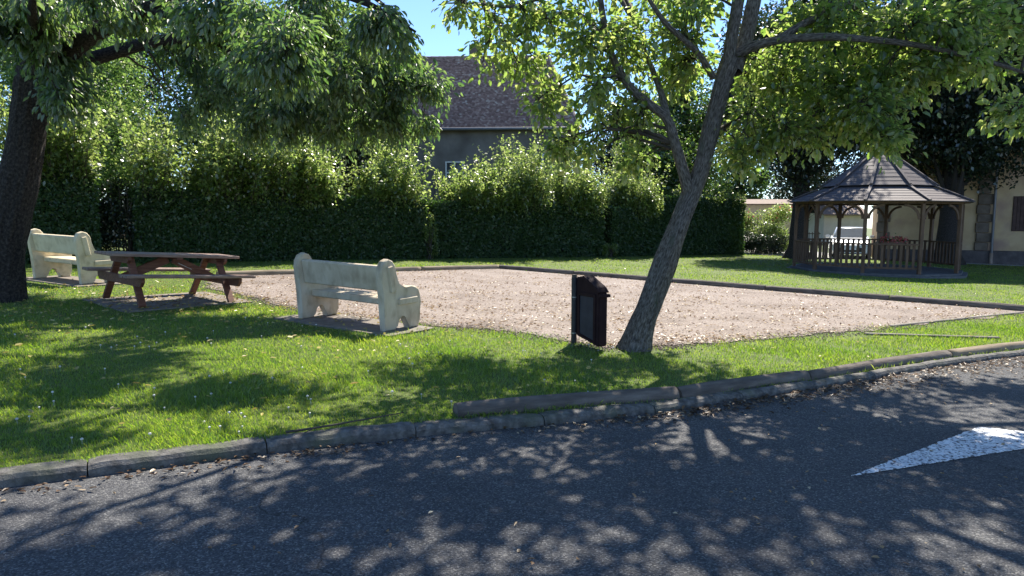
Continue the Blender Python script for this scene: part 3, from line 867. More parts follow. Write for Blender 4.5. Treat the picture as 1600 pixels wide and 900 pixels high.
# ------------------------------------------------------------------ hedges
def hedge(p0, p1, h, th, n_leaf, n_shoot, grow, label, seed, top=None, name='hedge'):
    """clipped hedge from p0 to p1 (front line), th deep, h high; grow(s)->height of the untrimmed growth above it"""
    g = np.random.default_rng(seed)
    a = np.array([p0[0], p0[1]]); b = np.array([p1[0], p1[1]]); L = np.linalg.norm(b - a); d = (b - a) / L; nb = np.array([-d[1], d[0]])
    t = thing(name, label, 'hedge', ((a[0] + b[0]) / 2, (a[1] + b[1]) / 2, gz((a[0] + b[0]) / 2)), group='hedge sections behind the court')
    def W(s, u, z):
        xy = a + np.multiply.outer(s, d) + np.multiply.outer(u, nb)
        return np.stack([xy[..., 0], xy[..., 1], z - K * xy[..., 0]], -1)
    bm = bmesh.new(); add_box(bm, (0, 0, 0), (1, 1, 1))
    bmesh.ops.subdivide_edges(bm, edges=bm.edges, cuts=9, use_grid_fill=True)
    for v in bm.verts:
        s = .12 + (v.co.x + .5) * (L - .24); u = .1 + (v.co.y + .5) * (th - .2); z = (v.co.z + .5) * (h - .05)
        p = W(np.array(s), np.array(u), np.array(z))
        nv = noise.noise_vector(Vector(p) * 1.2) * .09
        v.co = Vector(p) + nv
    bmobj('shade_core', bm, M['core'], t, smooth=True)  # opaque filler body, dark for the shade behind the leaves
    # leaves: front, back, ends
    n = n_leaf
    face = g.choice(4, n, p=[.66, .12, .12, .10])
    s = g.uniform(0, L, n); u = np.zeros(n); z = g.uniform(.0, h, n)
    nrm = np.zeros((n, 3))
    bulge = np.array([noise.noise(Vector((float(q) * .8, float(w) * 1.2, seed))) for q, w in zip(s, z)]) * .10
    dep = np.abs(g.normal(size=n)) * .05
    m = face == 0; u[m] = (dep - bulge)[m]; nrm[m] = [-nb[0], -nb[1], 0]
    m = face == 1; u[m] = th - dep[m]; nrm[m] = [nb[0], nb[1], 0]
    m = face == 2; s[m] = np.where(g.random(m.sum()) < .5, dep[m], L - dep[m]); u[m] = g.uniform(0, th, m.sum()); nrm[m] = np.where((s[m] < L / 2)[:, None], -1, 1) * np.array([d[0], d[1], 0])
    m = face == 3; u[m] = g.uniform(0, th, m.sum()); z[m] = h - dep[m]; nrm[m] = [0, 0, 1]
    P = W(s, u, z)
    A = unit(rdir(n, g) * .9 + nrm * .45 + np.array([0, 0, -.35])); Nn = unit(nrm + rdir(n, g) * .7)
    V, F = leaf_geo(P, A, Nn, g.uniform(.06, .12, n), g.uniform(.04, .075, n), False)
    o = npmesh('clipped_leaves', V, F, M['leaf_hedge'], False, t); o['kind'] = 'stuff'
    # untrimmed shoots
    if n_shoot:
        nl = max(4, int(L / .75)); lc = g.uniform(0, L, nl); lh = g.uniform(.45, 1.35, nl); li = g.integers(0, nl, n_shoot)
        s = np.clip(lc[li] + g.normal(size=n_shoot) * .33, .22, L - .22); u = g.uniform(-.12, th, n_shoot)
        gh = lh[li] * np.array([grow(float(q)) for q in s]) * (.9 + .8 * np.array([noise.noise(Vector((float(q) * .9, seed * 3.1, float(w) * .6))) for q, w in zip(s, u)]))
        H = np.maximum(.25, gh * g.uniform(.25, 1.2, n_shoot))
        lean = g.normal(size=(n_shoot, 3)) * .22; lean[:, 2] = 1
        lean[:, :2] += np.outer((.45 - u / th), -nb) * .5
        base = W(s, u, h - .12 - g.uniform(0, .22, n_shoot) * (u < .35))
        k = 5; q = np.linspace(0, 1, k)
        TPp = base[:, None, :] + (lean * (H + .25)[:, None])[:, None, :] * q[None, :, None]
        TPp = TPp + np.cumsum(g.normal(size=TPp.shape) * .03, axis=1)
        V, F = tubes(TPp, np.broadcast_to(np.linspace(.008, .003, k), (n_shoot, k)), 3)
        o = npmesh('shoots', V, F, M['twig'], False, t); o['kind'] = 'stuff'
        per = 44
        f = g.uniform(.05, 1.02, (n_shoot, per)) * (k - 1); i0 = np.minimum(f.astype(int), k - 2); fr = np.clip(f - i0, 0, 1)[..., None]
        ar_ = np.arange(n_shoot)[:, None]
        B = TPp[ar_, i0] * (1 - fr) + TPp[ar_, i0 + 1] * fr
        taper = (1.15 - f / (k - 1))[..., None]
        off = unit(g.normal(size=B.shape)) * g.uniform(.02, .30, B.shape[:2] + (1,)) * taper
        P = (B + off).reshape(-1, 3); n2 = len(P)
        A = unit(off.reshape(-1, 3) * 5 + rdir(n2, g) * .5 + np.array([0, 0, -.1]))
        V, F = leaf_geo(P, A, unit(rdir(n2, g) * .8 + np.array([0, 0, 1])), g.uniform(.07, .15, n2), g.uniform(.05, .095, n2), False)
        o = npmesh('new_growth', V, F, M['leaf_growth'], False, t); o['kind'] = 'stuff'
    settle(t)
    return t
hedge((-15.0, 15.2), (-10.5, 17.95), 2.35, 1.3, 26000, 700, lambda s: 1.9, 'dark clipped hedge section behind the cream bench and the big trunk', 31)
hedge((-9.75, 18.35), (-2.85, 23.55), 1.95, 1.4, 40000, 1300, lambda s: 2.0 - .04 * s, 'long clipped hedge section behind the picnic table and middle bench', 32)
hedge((-2.55, 23.75), (3.62, 27.8), 1.95, 1.4, 30000, 1200, lambda s: 1.6 + 1.0 * math.exp(-((s - 3.3) / 1.1) ** 2), 'clipped hedge section below the tiled house with tall bright shoots', 33)
hedge((3.98, 28.0), (6.35, 30.0), 2.0, 1.3, 12000, 420, lambda s: 1.5, 'short clipped hedge section left of the leaning trunk', 34)
hedge((6.4, 30.1), (10.95, 33.3), 2.55, 1.3, 24000, 60, lambda s: .45, 'dark shaded hedge section right of the leaning trunk', 35)
# dark gap in the hedge: added loose bush stands for the dark opening
def bush(c, r, n, mat, label, cat='bush', seed=1, leaf=.09, extra=None, name='bush'):
    g = np.random.default_rng(seed)
    t = thing(name, label, cat, (c[0], c[1], gz(c[0])))
    bz = gz(c[0])
    st = []
    ns = max(8, int(24 * r[0]))
    tips = np.array([c[0], c[1], bz]) + np.abs(unit(g.normal(size=(ns, 3)))) * np.array([1, 1, 1]) * 0 + np.stack([g.normal(size=ns) * r[0] * .45, g.normal(size=ns) * r[1] * .45, g.uniform(.5, 1, ns) * r[2] * 1.8], 1)
    base = np.array([c[0], c[1], bz - .05]) + np.stack([g.normal(size=ns) * .12, g.normal(size=ns) * .12, np.zeros(ns)], 1)
    q = np.linspace(0, 1, 5)[None, :, None]
    PP = base[:, None, :] * (1 - q) + tips[:, None, :] * q + g.normal(size=(ns, 5, 3)) * .03 * q
    V, F = tubes(PP, np.broadcast_to(np.linspace(.02, .005, 5), (ns, 5)), 4)
    npmesh('stems', V, F, M['twig'], True, t)['kind'] = 'stuff'
    lumps = int(9 + r[0] * 6)
    lc = np.stack([g.uniform(-.75, .75, lumps) * r[0], g.uniform(-.75, .75, lumps) * r[1], g.uniform(.25, 1.6, lumps) * r[2]], 1)
    wl = g.integers(0, lumps, n)
    P = lc[wl] + rdir(n, g) * (g.uniform(0, 1, (n, 1)) ** .5) * np.array([.42 * r[0], .42 * r[1], .38 * r[2]])
    P[:, 2] = np.abs(P[:, 2]) + .03
    P = P + np.array([c[0], c[1], bz])
    V, F = leaf_geo(P, unit(rdir(n, g) + np.array([0, 0, -.2])), unit(rdir(n, g) * .8 + np.array([0, 0, 1])), g.uniform(.6, 1.2, n) * leaf, g.uniform(.4, .7, n) * leaf, False)
    npmesh('leaves', V, F, mat, False, t)['kind'] = 'stuff'
    if extra:
        m = 500; top = P[g.integers(0, n, m)]; top = top[top[:, 2] > bz + r[2] * 1.2]
        V, F = leaf_geo(top + rdir(len(top), g) * .08, rdir(len(top), g), rdir(len(top), g), .11, .09, False)
        npmesh('flowers', V, F, extra, False, t)['kind'] = 'stuff'
    settle(t)
    return t
bush((-10.15, 18.7), (.95, .6, 1.2), 11000, M['leaf_dark'], 'added dark bush standing for the dark opening between the left hedge sections', seed=41)
bush((3.86, 27.75), (.35, .22, .32), 900, M['leaf_growth'], 'small bright green shrub at the foot of the hedge joint', 'shrub', 42, .08)
bush((-2.72, 23.55), (.25, .25, .8), 900, M['leaf_growth'], 'thin bright shrub in the hedge joint behind the court', 'shrub', 43, .08)
bush((12.6, 35.6), (1.8, .9, 1.3), 14000, M['leaf_growth'], 'bright bush with reddish flowers left of the gazebo', 'bush', 44, .11, M['pink'])
bush((11.9, 34.3), (1.5, .6, .62), 8000, M['leaf_dark'], 'dark lower half of the flowering bush, added as a separate low bush', 'bush', 45, .09)  # added bush, its dark leaves stand for the shaded lower half

# ------------------------------------------------------------------ background trees
def bg_tree(c, h, r, n, mat, label, seed, leaf=.17, trunk_r=.25, zlo=.2, lumps=34, name='tree', drop=.3, lumpr=.30, bark='bark_dark'):
    g = np.random.default_rng(seed)
    bz = gz(c[0])
    t = thing(name, label, 'tree', (c[0], c[1], bz), group=None)
    zc = bz + h * (1 + zlo) / 2; rz = h * (1 - zlo) / 2
    limb_mesh('trunk', [(c[0], c[1], bz - .1), (c[0] + .1, c[1], bz + h * .3), (c[0] - .1, c[1] + .1, bz + h * .62), (c[0], c[1], bz + h * .85)], [trunk_r * 1.15, trunk_r * .9, trunk_r * .55, trunk_r * .15], M[bark], t, seg=12, n=20, flare=.5)
    lc = unit(g.normal(size=(lumps, 3))) * (g.uniform(.35, 1, (lumps, 1)) ** .6) * np.array([r * .82, r * .82, rz * .85])
    C3 = np.array([c[0], c[1], zc])
    k = 6; q = np.linspace(0, 1, k)[None, :, None]
    st = np.stack([np.full(lumps, c[0]), np.full(lumps, c[1]), np.clip(C3[2] + lc[:, 2] - np.abs(g.normal(size=lumps)) * h * .12 - .2 * r, bz + h * .15, bz + h * .8)], 1)
    PP = st[:, None, :] * (1 - q) + (C3 + lc)[:, None, :] * q + g.normal(size=(lumps, k, 3)) * .08 * q
    V, F = tubes(PP, np.broadcast_to(np.linspace(trunk_r * .3, .02, k), (lumps, k)), 5)
    npmesh('limbs', V, F, M[bark], True, t)['kind'] = 'stuff'
    wl = g.integers(0, lumps, n)
    lr = g.uniform(.7, 1.3, lumps)[wl][:, None]
    P = C3 + lc[wl] + rdir(n, g) * (g.uniform(0, 1, (n, 1)) ** .45) * np.array([r * lumpr, r * lumpr, rz * lumpr * .8]) * lr
    A = unit(rdir(n, g) + np.array([0, 0, -drop])); Nn = unit(rdir(n, g) * .7 + np.array([0, 0, 1]))
    V, F = leaf_geo(P, A, Nn, g.uniform(.6, 1.2, n) * leaf, g.uniform(.4, .7, n) * leaf, False)
    npmesh('foliage', V, F, mat, False, t)['kind'] = 'stuff'
    settle(t)
    return t
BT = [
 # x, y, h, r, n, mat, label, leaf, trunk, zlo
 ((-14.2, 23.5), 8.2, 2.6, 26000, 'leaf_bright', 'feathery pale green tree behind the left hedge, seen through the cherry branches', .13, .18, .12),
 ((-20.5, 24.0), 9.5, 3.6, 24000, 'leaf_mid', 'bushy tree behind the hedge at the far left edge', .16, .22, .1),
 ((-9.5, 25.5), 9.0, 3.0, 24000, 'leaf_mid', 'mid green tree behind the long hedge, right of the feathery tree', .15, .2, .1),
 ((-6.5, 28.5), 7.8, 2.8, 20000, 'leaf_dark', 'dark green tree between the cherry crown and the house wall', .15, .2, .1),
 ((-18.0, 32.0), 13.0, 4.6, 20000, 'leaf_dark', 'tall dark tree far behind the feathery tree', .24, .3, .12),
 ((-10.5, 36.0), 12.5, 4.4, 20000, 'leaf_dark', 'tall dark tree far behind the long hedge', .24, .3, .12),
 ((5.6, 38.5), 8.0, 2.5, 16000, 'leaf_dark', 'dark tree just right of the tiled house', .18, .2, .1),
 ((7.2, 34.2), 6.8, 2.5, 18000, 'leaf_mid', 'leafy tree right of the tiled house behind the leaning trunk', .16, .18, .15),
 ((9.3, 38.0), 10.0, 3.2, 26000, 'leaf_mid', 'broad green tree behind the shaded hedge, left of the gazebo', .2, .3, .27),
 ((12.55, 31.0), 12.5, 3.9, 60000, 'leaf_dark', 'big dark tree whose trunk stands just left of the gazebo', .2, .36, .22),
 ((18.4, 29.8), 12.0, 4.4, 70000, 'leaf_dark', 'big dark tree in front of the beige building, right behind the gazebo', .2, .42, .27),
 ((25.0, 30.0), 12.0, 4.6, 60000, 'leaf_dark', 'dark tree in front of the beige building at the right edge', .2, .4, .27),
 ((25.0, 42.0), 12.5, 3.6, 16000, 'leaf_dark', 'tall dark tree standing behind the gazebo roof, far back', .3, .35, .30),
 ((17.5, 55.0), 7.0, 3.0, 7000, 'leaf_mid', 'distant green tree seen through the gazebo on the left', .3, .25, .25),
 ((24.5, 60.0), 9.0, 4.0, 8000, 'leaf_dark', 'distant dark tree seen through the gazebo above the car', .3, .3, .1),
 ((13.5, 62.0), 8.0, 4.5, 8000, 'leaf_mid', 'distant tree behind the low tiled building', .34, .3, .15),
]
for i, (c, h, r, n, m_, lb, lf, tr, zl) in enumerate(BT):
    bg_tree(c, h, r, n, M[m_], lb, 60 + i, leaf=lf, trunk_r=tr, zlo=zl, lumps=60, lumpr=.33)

# ------------------------------------------------------------------ house with the tiled roof
HX, HY = 2.95, 35.0
hs = thing('house', 'grey rendered house with a hipped brown tile roof behind the hedge', 'house', (HX, HY, gz(HX)), (0, 0, R_(-3)))
hz = gz(HX); EV = 5.75 - hz; RG = 10.15 - hz; DEP = 9.5; LEN = 17.0
bm = bmesh.new(); add_prism(bm, [(-LEN, 0), (0, 0), (0, EV), (-LEN, EV)], 0, DEP)
bmobj('wall', bm, M['house_wall'], hs)
ov = .35
def roof_face(name, quad, nu, nv, seed):
    """tiles as overlapping plates over a 4-point roof face (eave a,b ; ridge d,c)"""
    g = np.random.default_rng(seed)
    a, b, c, d = [np.array(q, float) for q in quad]
    nn = np.cross(b - a, d - a); nn /= np.linalg.norm(nn)
    Vv, Ff = [], []
    for j in range(nv):
        f0, f1 = j / nv, (j + 1.5) / nv
        L0, R0 = a + (d - a) * f0, b + (c - b) * f0; L1, R1 = a + (d - a) * min(f1, 1), b + (c - b) * min(f1, 1)
        w0 = np.linalg.norm(R0 - L0); k = max(1, int(nu * w0 / np.linalg.norm(b - a)))
        off = (j % 2) * .5 / k
        for i in range(k + 1):
            u0, u1 = max(0, i / k - off), min(1, (i + 1) / k - off - .06 / k)
            if u1 <= u0: continue
            lift = .045 + g.uniform(-.008, .018)
            p = [L0 + (R0 - L0) * u0 + nn * lift, L0 + (R0 - L0) * u1 + nn * (lift + g.uniform(-.008, .008)), L1 + (R1 - L1) * u1 + nn * .012, L1 + (R1 - L1) * u0 + nn * .012,
                 L0 + (R0 - L0) * u0, L0 + (R0 - L0) * u1]
            o = len(Vv); Vv += p; Ff += [(o, o + 1, o + 2, o + 3), (o + 4, o + 5, o + 1, o)]
    o = npmesh(name, Vv, Ff, M['tile'], False, hs); o['kind'] = 'stuff'
front = [(-LEN - ov, -ov, EV), (ov, -ov, EV), (-1.2, DEP * .46, RG), (-LEN + 1.2, DEP * .46, RG)]
side = [(ov, -ov, EV), (ov, DEP + ov, EV), (-1.2, DEP * .54, RG), (-1.2, DEP * .46, RG)]
back = [(ov, DEP + ov, EV), (-LEN - ov, DEP + ov, EV), (-LEN + 1.2, DEP * .54, RG), (-1.2, DEP * .54, RG)]
left = [(-LEN - ov, DEP + ov, EV), (-LEN - ov, -ov, EV), (-LEN + 1.2, DEP * .46, RG), (-LEN + 1.2, DEP * .54, RG)]
for q, nu in ((front, 150), (side, 84)): roof_face('roof_tiles', q, nu, 58, nu)
bm = bmesh.new()
for q in (front, side, back, left):
    bm.faces.new([bm.verts.new((p[0], p[1], p[2] - .02)) for p in q])
bm.faces.new([bm.verts.new((p[0], p[1], p[2] - .03)) for p in (front[0], front[1], side[1], back[1])])
bmobj('roof', bm, M['shutter'], hs)
def cap_line(a, b, n, r=.11):
    a, b = Vector(a), Vector(b)
    for i in range(n):
        bm = bmesh.new(); add_cyl(bm, a.lerp(b, i / n), a.lerp(b, (i + 1.06) / n), r, 8, r * .86)
        bmobj('ridge_tile', bm, M['ridge'], hs)
cap_line(front[1], front[2], 15); cap_line(front[3], front[2], 34)
bm = bmesh.new(); add_cyl(bm, (-LEN - ov, -ov - .07, EV - .02), (ov, -ov - .07, EV - .02), .075, 10); bmobj('gutter', bm, M['gutter'], hs)
bm = bmesh.new(); add_cyl(bm, (-.25, -.08, 0), (-.25, -.08, EV - .1), .05, 8); bmobj('downpipe', bm, M['gutter'], hs)
bm = bmesh.new(); add_box(bm, (-5.2, DEP * .5, RG + .2), (.7, .5, 1.1)); ch = bmobj('chimney', bm, M['quoin'], hs, bevel=.02)
bm = bmesh.new(); add_cyl(bm, (-5.2, DEP * .5, RG + .75), (-5.2, DEP * .5, RG + 1.0), .12, 10); bmobj('chimney_pot', bm, M['ridge'], ch)
for (wx, wz, ww, wh) in ((-1.45, 3.95, .9, 1.2), (-5.8, 3.65, .9, 1.1), (-10.5, 4.05, .9, 1.1)):
    wz -= hz
    bm = bmesh.new()
    for sx in (-1, 0, 1): add_box(bm, (wx + sx * (ww / 2 - .03), -.03, wz), (.07, .08, wh))
    for sz in (-1, 0, 1): add_box(bm, (wx, -.032, wz + sz * (wh / 2 - .03)), (ww, .06, .06))
    wf = bmobj('window', bm, M['white'], hs)
    bm = bmesh.new(); add_box(bm, (wx, -.006, wz), (ww - .04, .012, wh - .04)); bmobj('pane', bm, M['glass'], wf)

# ------------------------------------------------------------------ beige building at the right
bx, by = 16.85, 32.6; bz_ = gz(21)
bl = thing('building', 'beige rendered building with brown stone pilaster behind the gazebo', 'building', (bx, by, bz_), (0, 0, R_(-23)))
bm = bmesh.new(); add_box(bm, (9.5, 1.5, 4.6), (19, 3, 9.4)); bmobj('wall', bm, M['beige_wall'], bl)
bm = bmesh.new(); add_box(bm, (9.6, -.06, .12), (19.3, .14, .95)); bmobj('plinth', bm, M['plinth'], bl, bevel=.02)
for px_, wd in ((.22, .46), (4.12, .50), (12.5, .8)):
    z = .6; i = 0
    while z < 9.2:
        hh = .36 + .05 * ((i * 7) % 3)
        bm = bmesh.new(); add_box(bm, (px_ + (.04 if i % 2 else -.03), -.05, z + hh / 2), (wd + (.06 if i % 2 else 0), .14, hh - .015))
        bmobj('quoin_stone', bm, M['quoin'], bl, bevel=.02)
        z += hh; i += 1
bm = bmesh.new(); add_cyl(bm, (4.47, -.19, .5), (4.47, -.19, 8.9), .055, 10); bmobj('downpipe', bm, M['gutter'], bl)
bm = bmesh.new(); add_cyl(bm, (4.47, -.19, -.2), (4.47, -.19, .5), .07, 10); bmobj('pipe_shoe', bm, M['ridge'], bl)
for wx in (5.65, 9.9):
    bm = bmesh.new(); add_box(bm, (wx, -.015, 2.2), (.95, .04, 1.5)); wf = bmobj('shutter', bm, M['shutter'], bl)
    for q in range(7):
        bm = bmesh.new(); add_box(bm, (wx - .40 + q * .133, -.045, 2.2), (.118, .025, 1.45)); bmobj('shutter_board', bm, M['shutter'], wf)
bm = bmesh.new(); add_box(bm, (2.75, -.02, 1.25), (.5, .05, 2.4)); dr = bmobj('door', bm, M['white'], bl, bevel=.01)
bm = bmesh.new(); add_box(bm, (2.75, -.05, 1.5), (.3, .03, 1.2)); bmobj('door_panel', bm, M['pale_wall'], dr)
bm = bmesh.new()
for q in ((-.4, -.5, 9.3), (19.4, -.5, 9.3), (19.4, 1.5, 10.9), (-.4, 1.5, 10.9)): bm.verts.new(q)
bm.verts.ensure_lookup_table(); bm.faces.new(bm.verts[:])
v2 = [bm.verts.new(q) for q in ((-.4, 3.5, 9.3), (19.4, 3.5, 9.3))]
bm.verts.ensure_lookup_table()
bm.faces.new((bm.verts[3], bm.verts[2], v2[1], v2[0]))
bmobj('roof', bm, M['far_roof'], bl)
pv = bpy.data.objects  # pale path along the foot of the building
outline('path', [(9.5, 30.6 + 3), (13.2, 33.1), (15.5, 32.0), (17.0, 31.45), (34, 24.4), (34.5, 25.4), (17.2, 32.6), (16.9, 46), (11.5, 46), (12.4, 36.5)], .012, M['pave'])

# low building and wall far left of the gazebo
lb = thing('low_building', 'low pale building with a tiled roof left of the gazebo', 'building', (17.0, 47, gz(17)))
bm = bmesh.new(); add_box(bm, (0, 2, 1.35), (3.8, 4, 2.9)); bmobj('wall', bm, M['pale_wall'], lb)
bm = bmesh.new(); add_prism(bm, [(-.3, 2.8), (2, 3.15), (4.3, 2.8), (4.3, 2.72), (2, 3.05), (-.3, 2.72)], -2.1, 2.1, axis='x'); bmobj('roof', bm, M['far_roof'], lb)
fw = thing('house', 'distant pale house seen through the gazebo beyond the car', 'house', (26.3, 56, gz(26.3)))
bm = bmesh.new(); add_box(bm, (0, 2.5, 1.2), (3.2, 5, 2.6)); bmobj('wall', bm, M['pale_wall'], fw)
bm = bmesh.new(); add_prism(bm, [(-.4, 2.4), (2.5, 3.6), (5.4, 2.4), (5.4, 2.3), (2.5, 3.45), (-.4, 2.3)], -1.8, 1.8, axis='x'); bmobj('roof', bm, M['far_roof'], fw)
fc = thing('fence', 'dark metal fence seen through the gazebo left of the car', 'fence', (16.0, 43, gz(16)))
for q in range(28):
    bm = bmesh.new(); add_box(bm, (-2.7 + q * .2, 0, .5), (.035, .03, 1.0)); bmobj('picket', bm, M['bin_post'], fc)
for z in (.2, .9):
    bm = bmesh.new(); add_box(bm, (0, .02, z), (5.6, .03, .05)); bmobj('rail', bm, M['bin_post'], fc)

# ------------------------------------------------------------------ parked car, front towards the camera
car = thing('car', 'silver white parked car seen through the gazebo railing', 'car', (16.55, 34.6, gz(16.55)), (0, 0, R_(-24)))
def loft(name, secs, mat, bevel=0, smooth=True):
    """secs: (y, [ (half width, z) ... ]) symmetrical sections"""
    bm = bmesh.new(); rings = []
    for y, pr in secs:
        pts = [(-a, b) for a, b in pr] + [(a, b) for a, b in pr[::-1]]
        rings.append([bm.verts.new((a, y, b)) for a, b in pts])
    n = len(rings[0])
    for i in range(len(rings) - 1):
        for j in range(n):
            bm.faces.new((rings[i][j], rings[i][(j + 1) % n], rings[i + 1][(j + 1) % n], rings[i + 1][j]))
    bm.faces.new(rings[0]); bm.faces.new(rings[-1][::-1])
    o = bmobj(name, bm, mat, car, smooth=smooth)
    return o
body = loft('body', [(-2.15, [(.70, .28), (.78, .45), (.72, .62)]), (-2.0, [(.82, .2), (.86, .5), (.78, .74)]), (-1.2, [(.86, .18), (.89, .6), (.8, .90)]), (-.6, [(.86, .18), (.9, .66), (.82, .96)]), (1.2, [(.86, .18), (.9, .7), (.82, .98)]), (2.0, [(.82, .2), (.86, .66), (.76, .95)]), (2.15, [(.72, .3), (.78, .6), (.68, .8)])], M['car'])
for o_ in (body,): o_.data.set_sharp_from_angle(angle=R_(30))
cab = loft('roof', [(-.78, [(.74, .93), (.72, .95)]), (-.05, [(.78, .93), (.60, 1.40)]), (.2, [(.78, .93), (.60, 1.44)]), (1.0, [(.78, .93), (.58, 1.42)]), (1.75, [(.72, .93), (.66, .97)])], M['car'])
bm = bmesh.new(); bm.faces.new([bm.verts.new(q) for q in ((-.68, -.735, .985), (.68, -.735, .985), (.57, -.09, 1.385), (-.57, -.09, 1.385))]); bmesh.ops.solidify(bm, geom=bm.faces[:], thickness=.015); bmobj('windscreen', bm, M['screen'], car)
for s in (-1, 1):
    bm = bmesh.new(); add_prism(bm, [(-.5, .98), (.9, .98), (.8, 1.33), (.0, 1.36)], 0, .012, axis='x'); o = bmobj('side_window', bm, M['glass'], car); o.location = (s * .755 - (0 if s > 0 else .012), 0, .0); o.rotation_euler = (0, -s * R_(21), 0); o.location = (s * 1.10 if s > 0 else -1.10, 0, .07 if s > 0 else .07)
    bm = bmesh.new(); add_box(bm, (s * .58, -2.08, .62), (.34, .14, .15)); bmobj('headlight', bm, M['lamp'], car, bevel=.03)
    bm = bmesh.new(); add_box(bm, (s * .98, -.45, 1.0), (.2, .1, .14)); bmobj('mirror', bm, M['car'], car, bevel=.03)
    for y in (-1.35, 1.35):
        bm = bmesh.new(); add_cyl(bm, (s * .70, y, .32), (s * .90, y, .32), .32, 24); wh = bmobj('wheel', bm, M['tyre'], car, bevel=.02)
        bm = bmesh.new(); add_cyl(bm, (s * .895, y, .32), (s * .91, y, .32), .2, 16); bmobj('rim', bm, M['metal'], wh)
bm = bmesh.new(); add_box(bm, (0, -2.12, .42), (1.0, .1, .2)); bmobj('grille', bm, M['bin_post'], car, bevel=.02)
bm = bmesh.new(); add_box(bm, (0, -2.18, .47), (.5, .02, .11)); bmobj('number_plate', bm, M['white'], car)

# ------------------------------------------------------------------ leaning walnut tree
wt = thing('walnut_tree', 'leaning grey barked walnut tree with broad crown beside the litter bin', 'tree', (1.42, 8.1, gz(1.42)))
trunk = [at(991, 549, 8.1), at(1000, 515, 8.1), at(1013, 480, 8.08), at(1039, 410, 8.05), at(1062, 350, 8.0), at(1080, 305, 8.0), at(1096, 265, 7.95), at(1114, 190, 7.9), at(1131, 125, 7.85), at(1143, 90, 7.85)]
limb_mesh('trunk', trunk, [.150, .138, .130, .124, .108, .098, .094, .090, .095, .09], M['bark'], wt, seg=72, n=140, rough=.09, flare=.34, ridge=.15)
def LB(name, pts, rad, tree, mat=None, seg=14, n=36):
    limb_mesh(name, pts, rad, mat or M['bark'], tree, seg=seg, n=n, rough=.1, ridge=.05)
    return catmull(pts, n)[6:]
wl_ = []
wl_.append(LB('limb', [at(1137, 110, 7.85), at(1143, 60, 7.8), at(1152, 10, 7.75), at(1165, -80, 7.7), at(1150, -200, 7.7), at(1120, -330, 7.6)], [.075, .066, .062, .06, .045, .02], wt))
wl_.append(LB('limb', [at(1147, 112, 7.9), at(1165, 60, 8.0), at(1178, 0, 8.1), at(1200, -90, 8.3), at(1240, -220, 8.5), at(1260, -400, 8.7)], [.09, .082, .078, .07, .055, .02], wt))
wl_.append(LB('limb', [at(1078, 306, 8.0), at(1066, 262, 7.9), at(1055, 225, 7.8), at(1042, 185, 7.75), at(1015, 163, 7.7), at(985, 137, 7.7), at(965, 105, 7.7), at(949, 70, 7.7), at(942, 25, 7.6), at(930, -40, 7.5), at(900, -150, 7.4)], [.068, .060, .056, .052, .048, .046, .042, .038, .034, .03, .015], wt))
wl_.append(LB('limb', [at(1042, 182, 7.75), at(1033, 145, 7.9), at(1020, 110, 8.1), at(1008, 80, 8.3), at(990, 20, 8.5)], [.045, .035, .03, .025, .012], wt))
wl_.append(LB('limb', [at(1114, 120, 7.85), at(1092, 85, 7.6), at(1066, 60, 7.4), at(1035, 30, 7.2), at(990, -40, 7.0)], [.04, .034, .03, .026, .012], wt))
wl_.append(LB('limb', [at(1148, 85, 7.9), at(1190, 68, 7.7), at(1240, 60, 7.5), at(1300, 58, 7.2), at(1360, 62, 7.0), at(1430, 70, 6.9), at(1500, 85, 6.9), at(1590, 110, 7.0), at(1640, 130, 7.0)], [.06, .05, .044, .038, .032, .028, .022, .016, .008], wt))
wl_.append(LB('limb', [at(1107, 215, 7.95), at(1140, 195, 8.1), at(1190, 185, 8.2), at(1250, 190, 8.1), at(1310, 200, 7.9)], [.035, .03, .024, .016, .008], wt))
wl_.append(LB('limb', [at(1215, 62, 7.6), at(1260, 35, 7.7), at(1310, 10, 7.8), at(1380, -30, 8.0), at(1480, -110, 8.3)], [.045, .04, .036, .03, .012], wt))
wl_.append(LB('limb', [at(1200, -60, 8.2), at(1330, -90, 9.2), at(1480, -110, 9.9), at(1650, -90, 10.2), at(1800, -60, 10.2)], [.07, .06, .05, .035, .012], wt))
wl_.append(LB('limb', [at(945, 60, 7.7), at(900, 20, 7.6), at(855, 30, 7.5), at(800, 60, 7.6), at(745, 75, 7.8)], [.028, .022, .018, .012, .006], wt, M['bark']))
wl_.append(LB('limb', [at(935, -10, 7.55), at(870, -10, 7.3), at(800, 10, 7.2), at(740, 5, 7.3), at(690, 5, 7.4)], [.026, .02, .016, .01, .005], wt, M['bark']))
def B(px, py, d, rx, ry, rd, n):
    c = at(px, py, d); return (c, (rx * d / 1100, rd, ry * d / 1100), n)
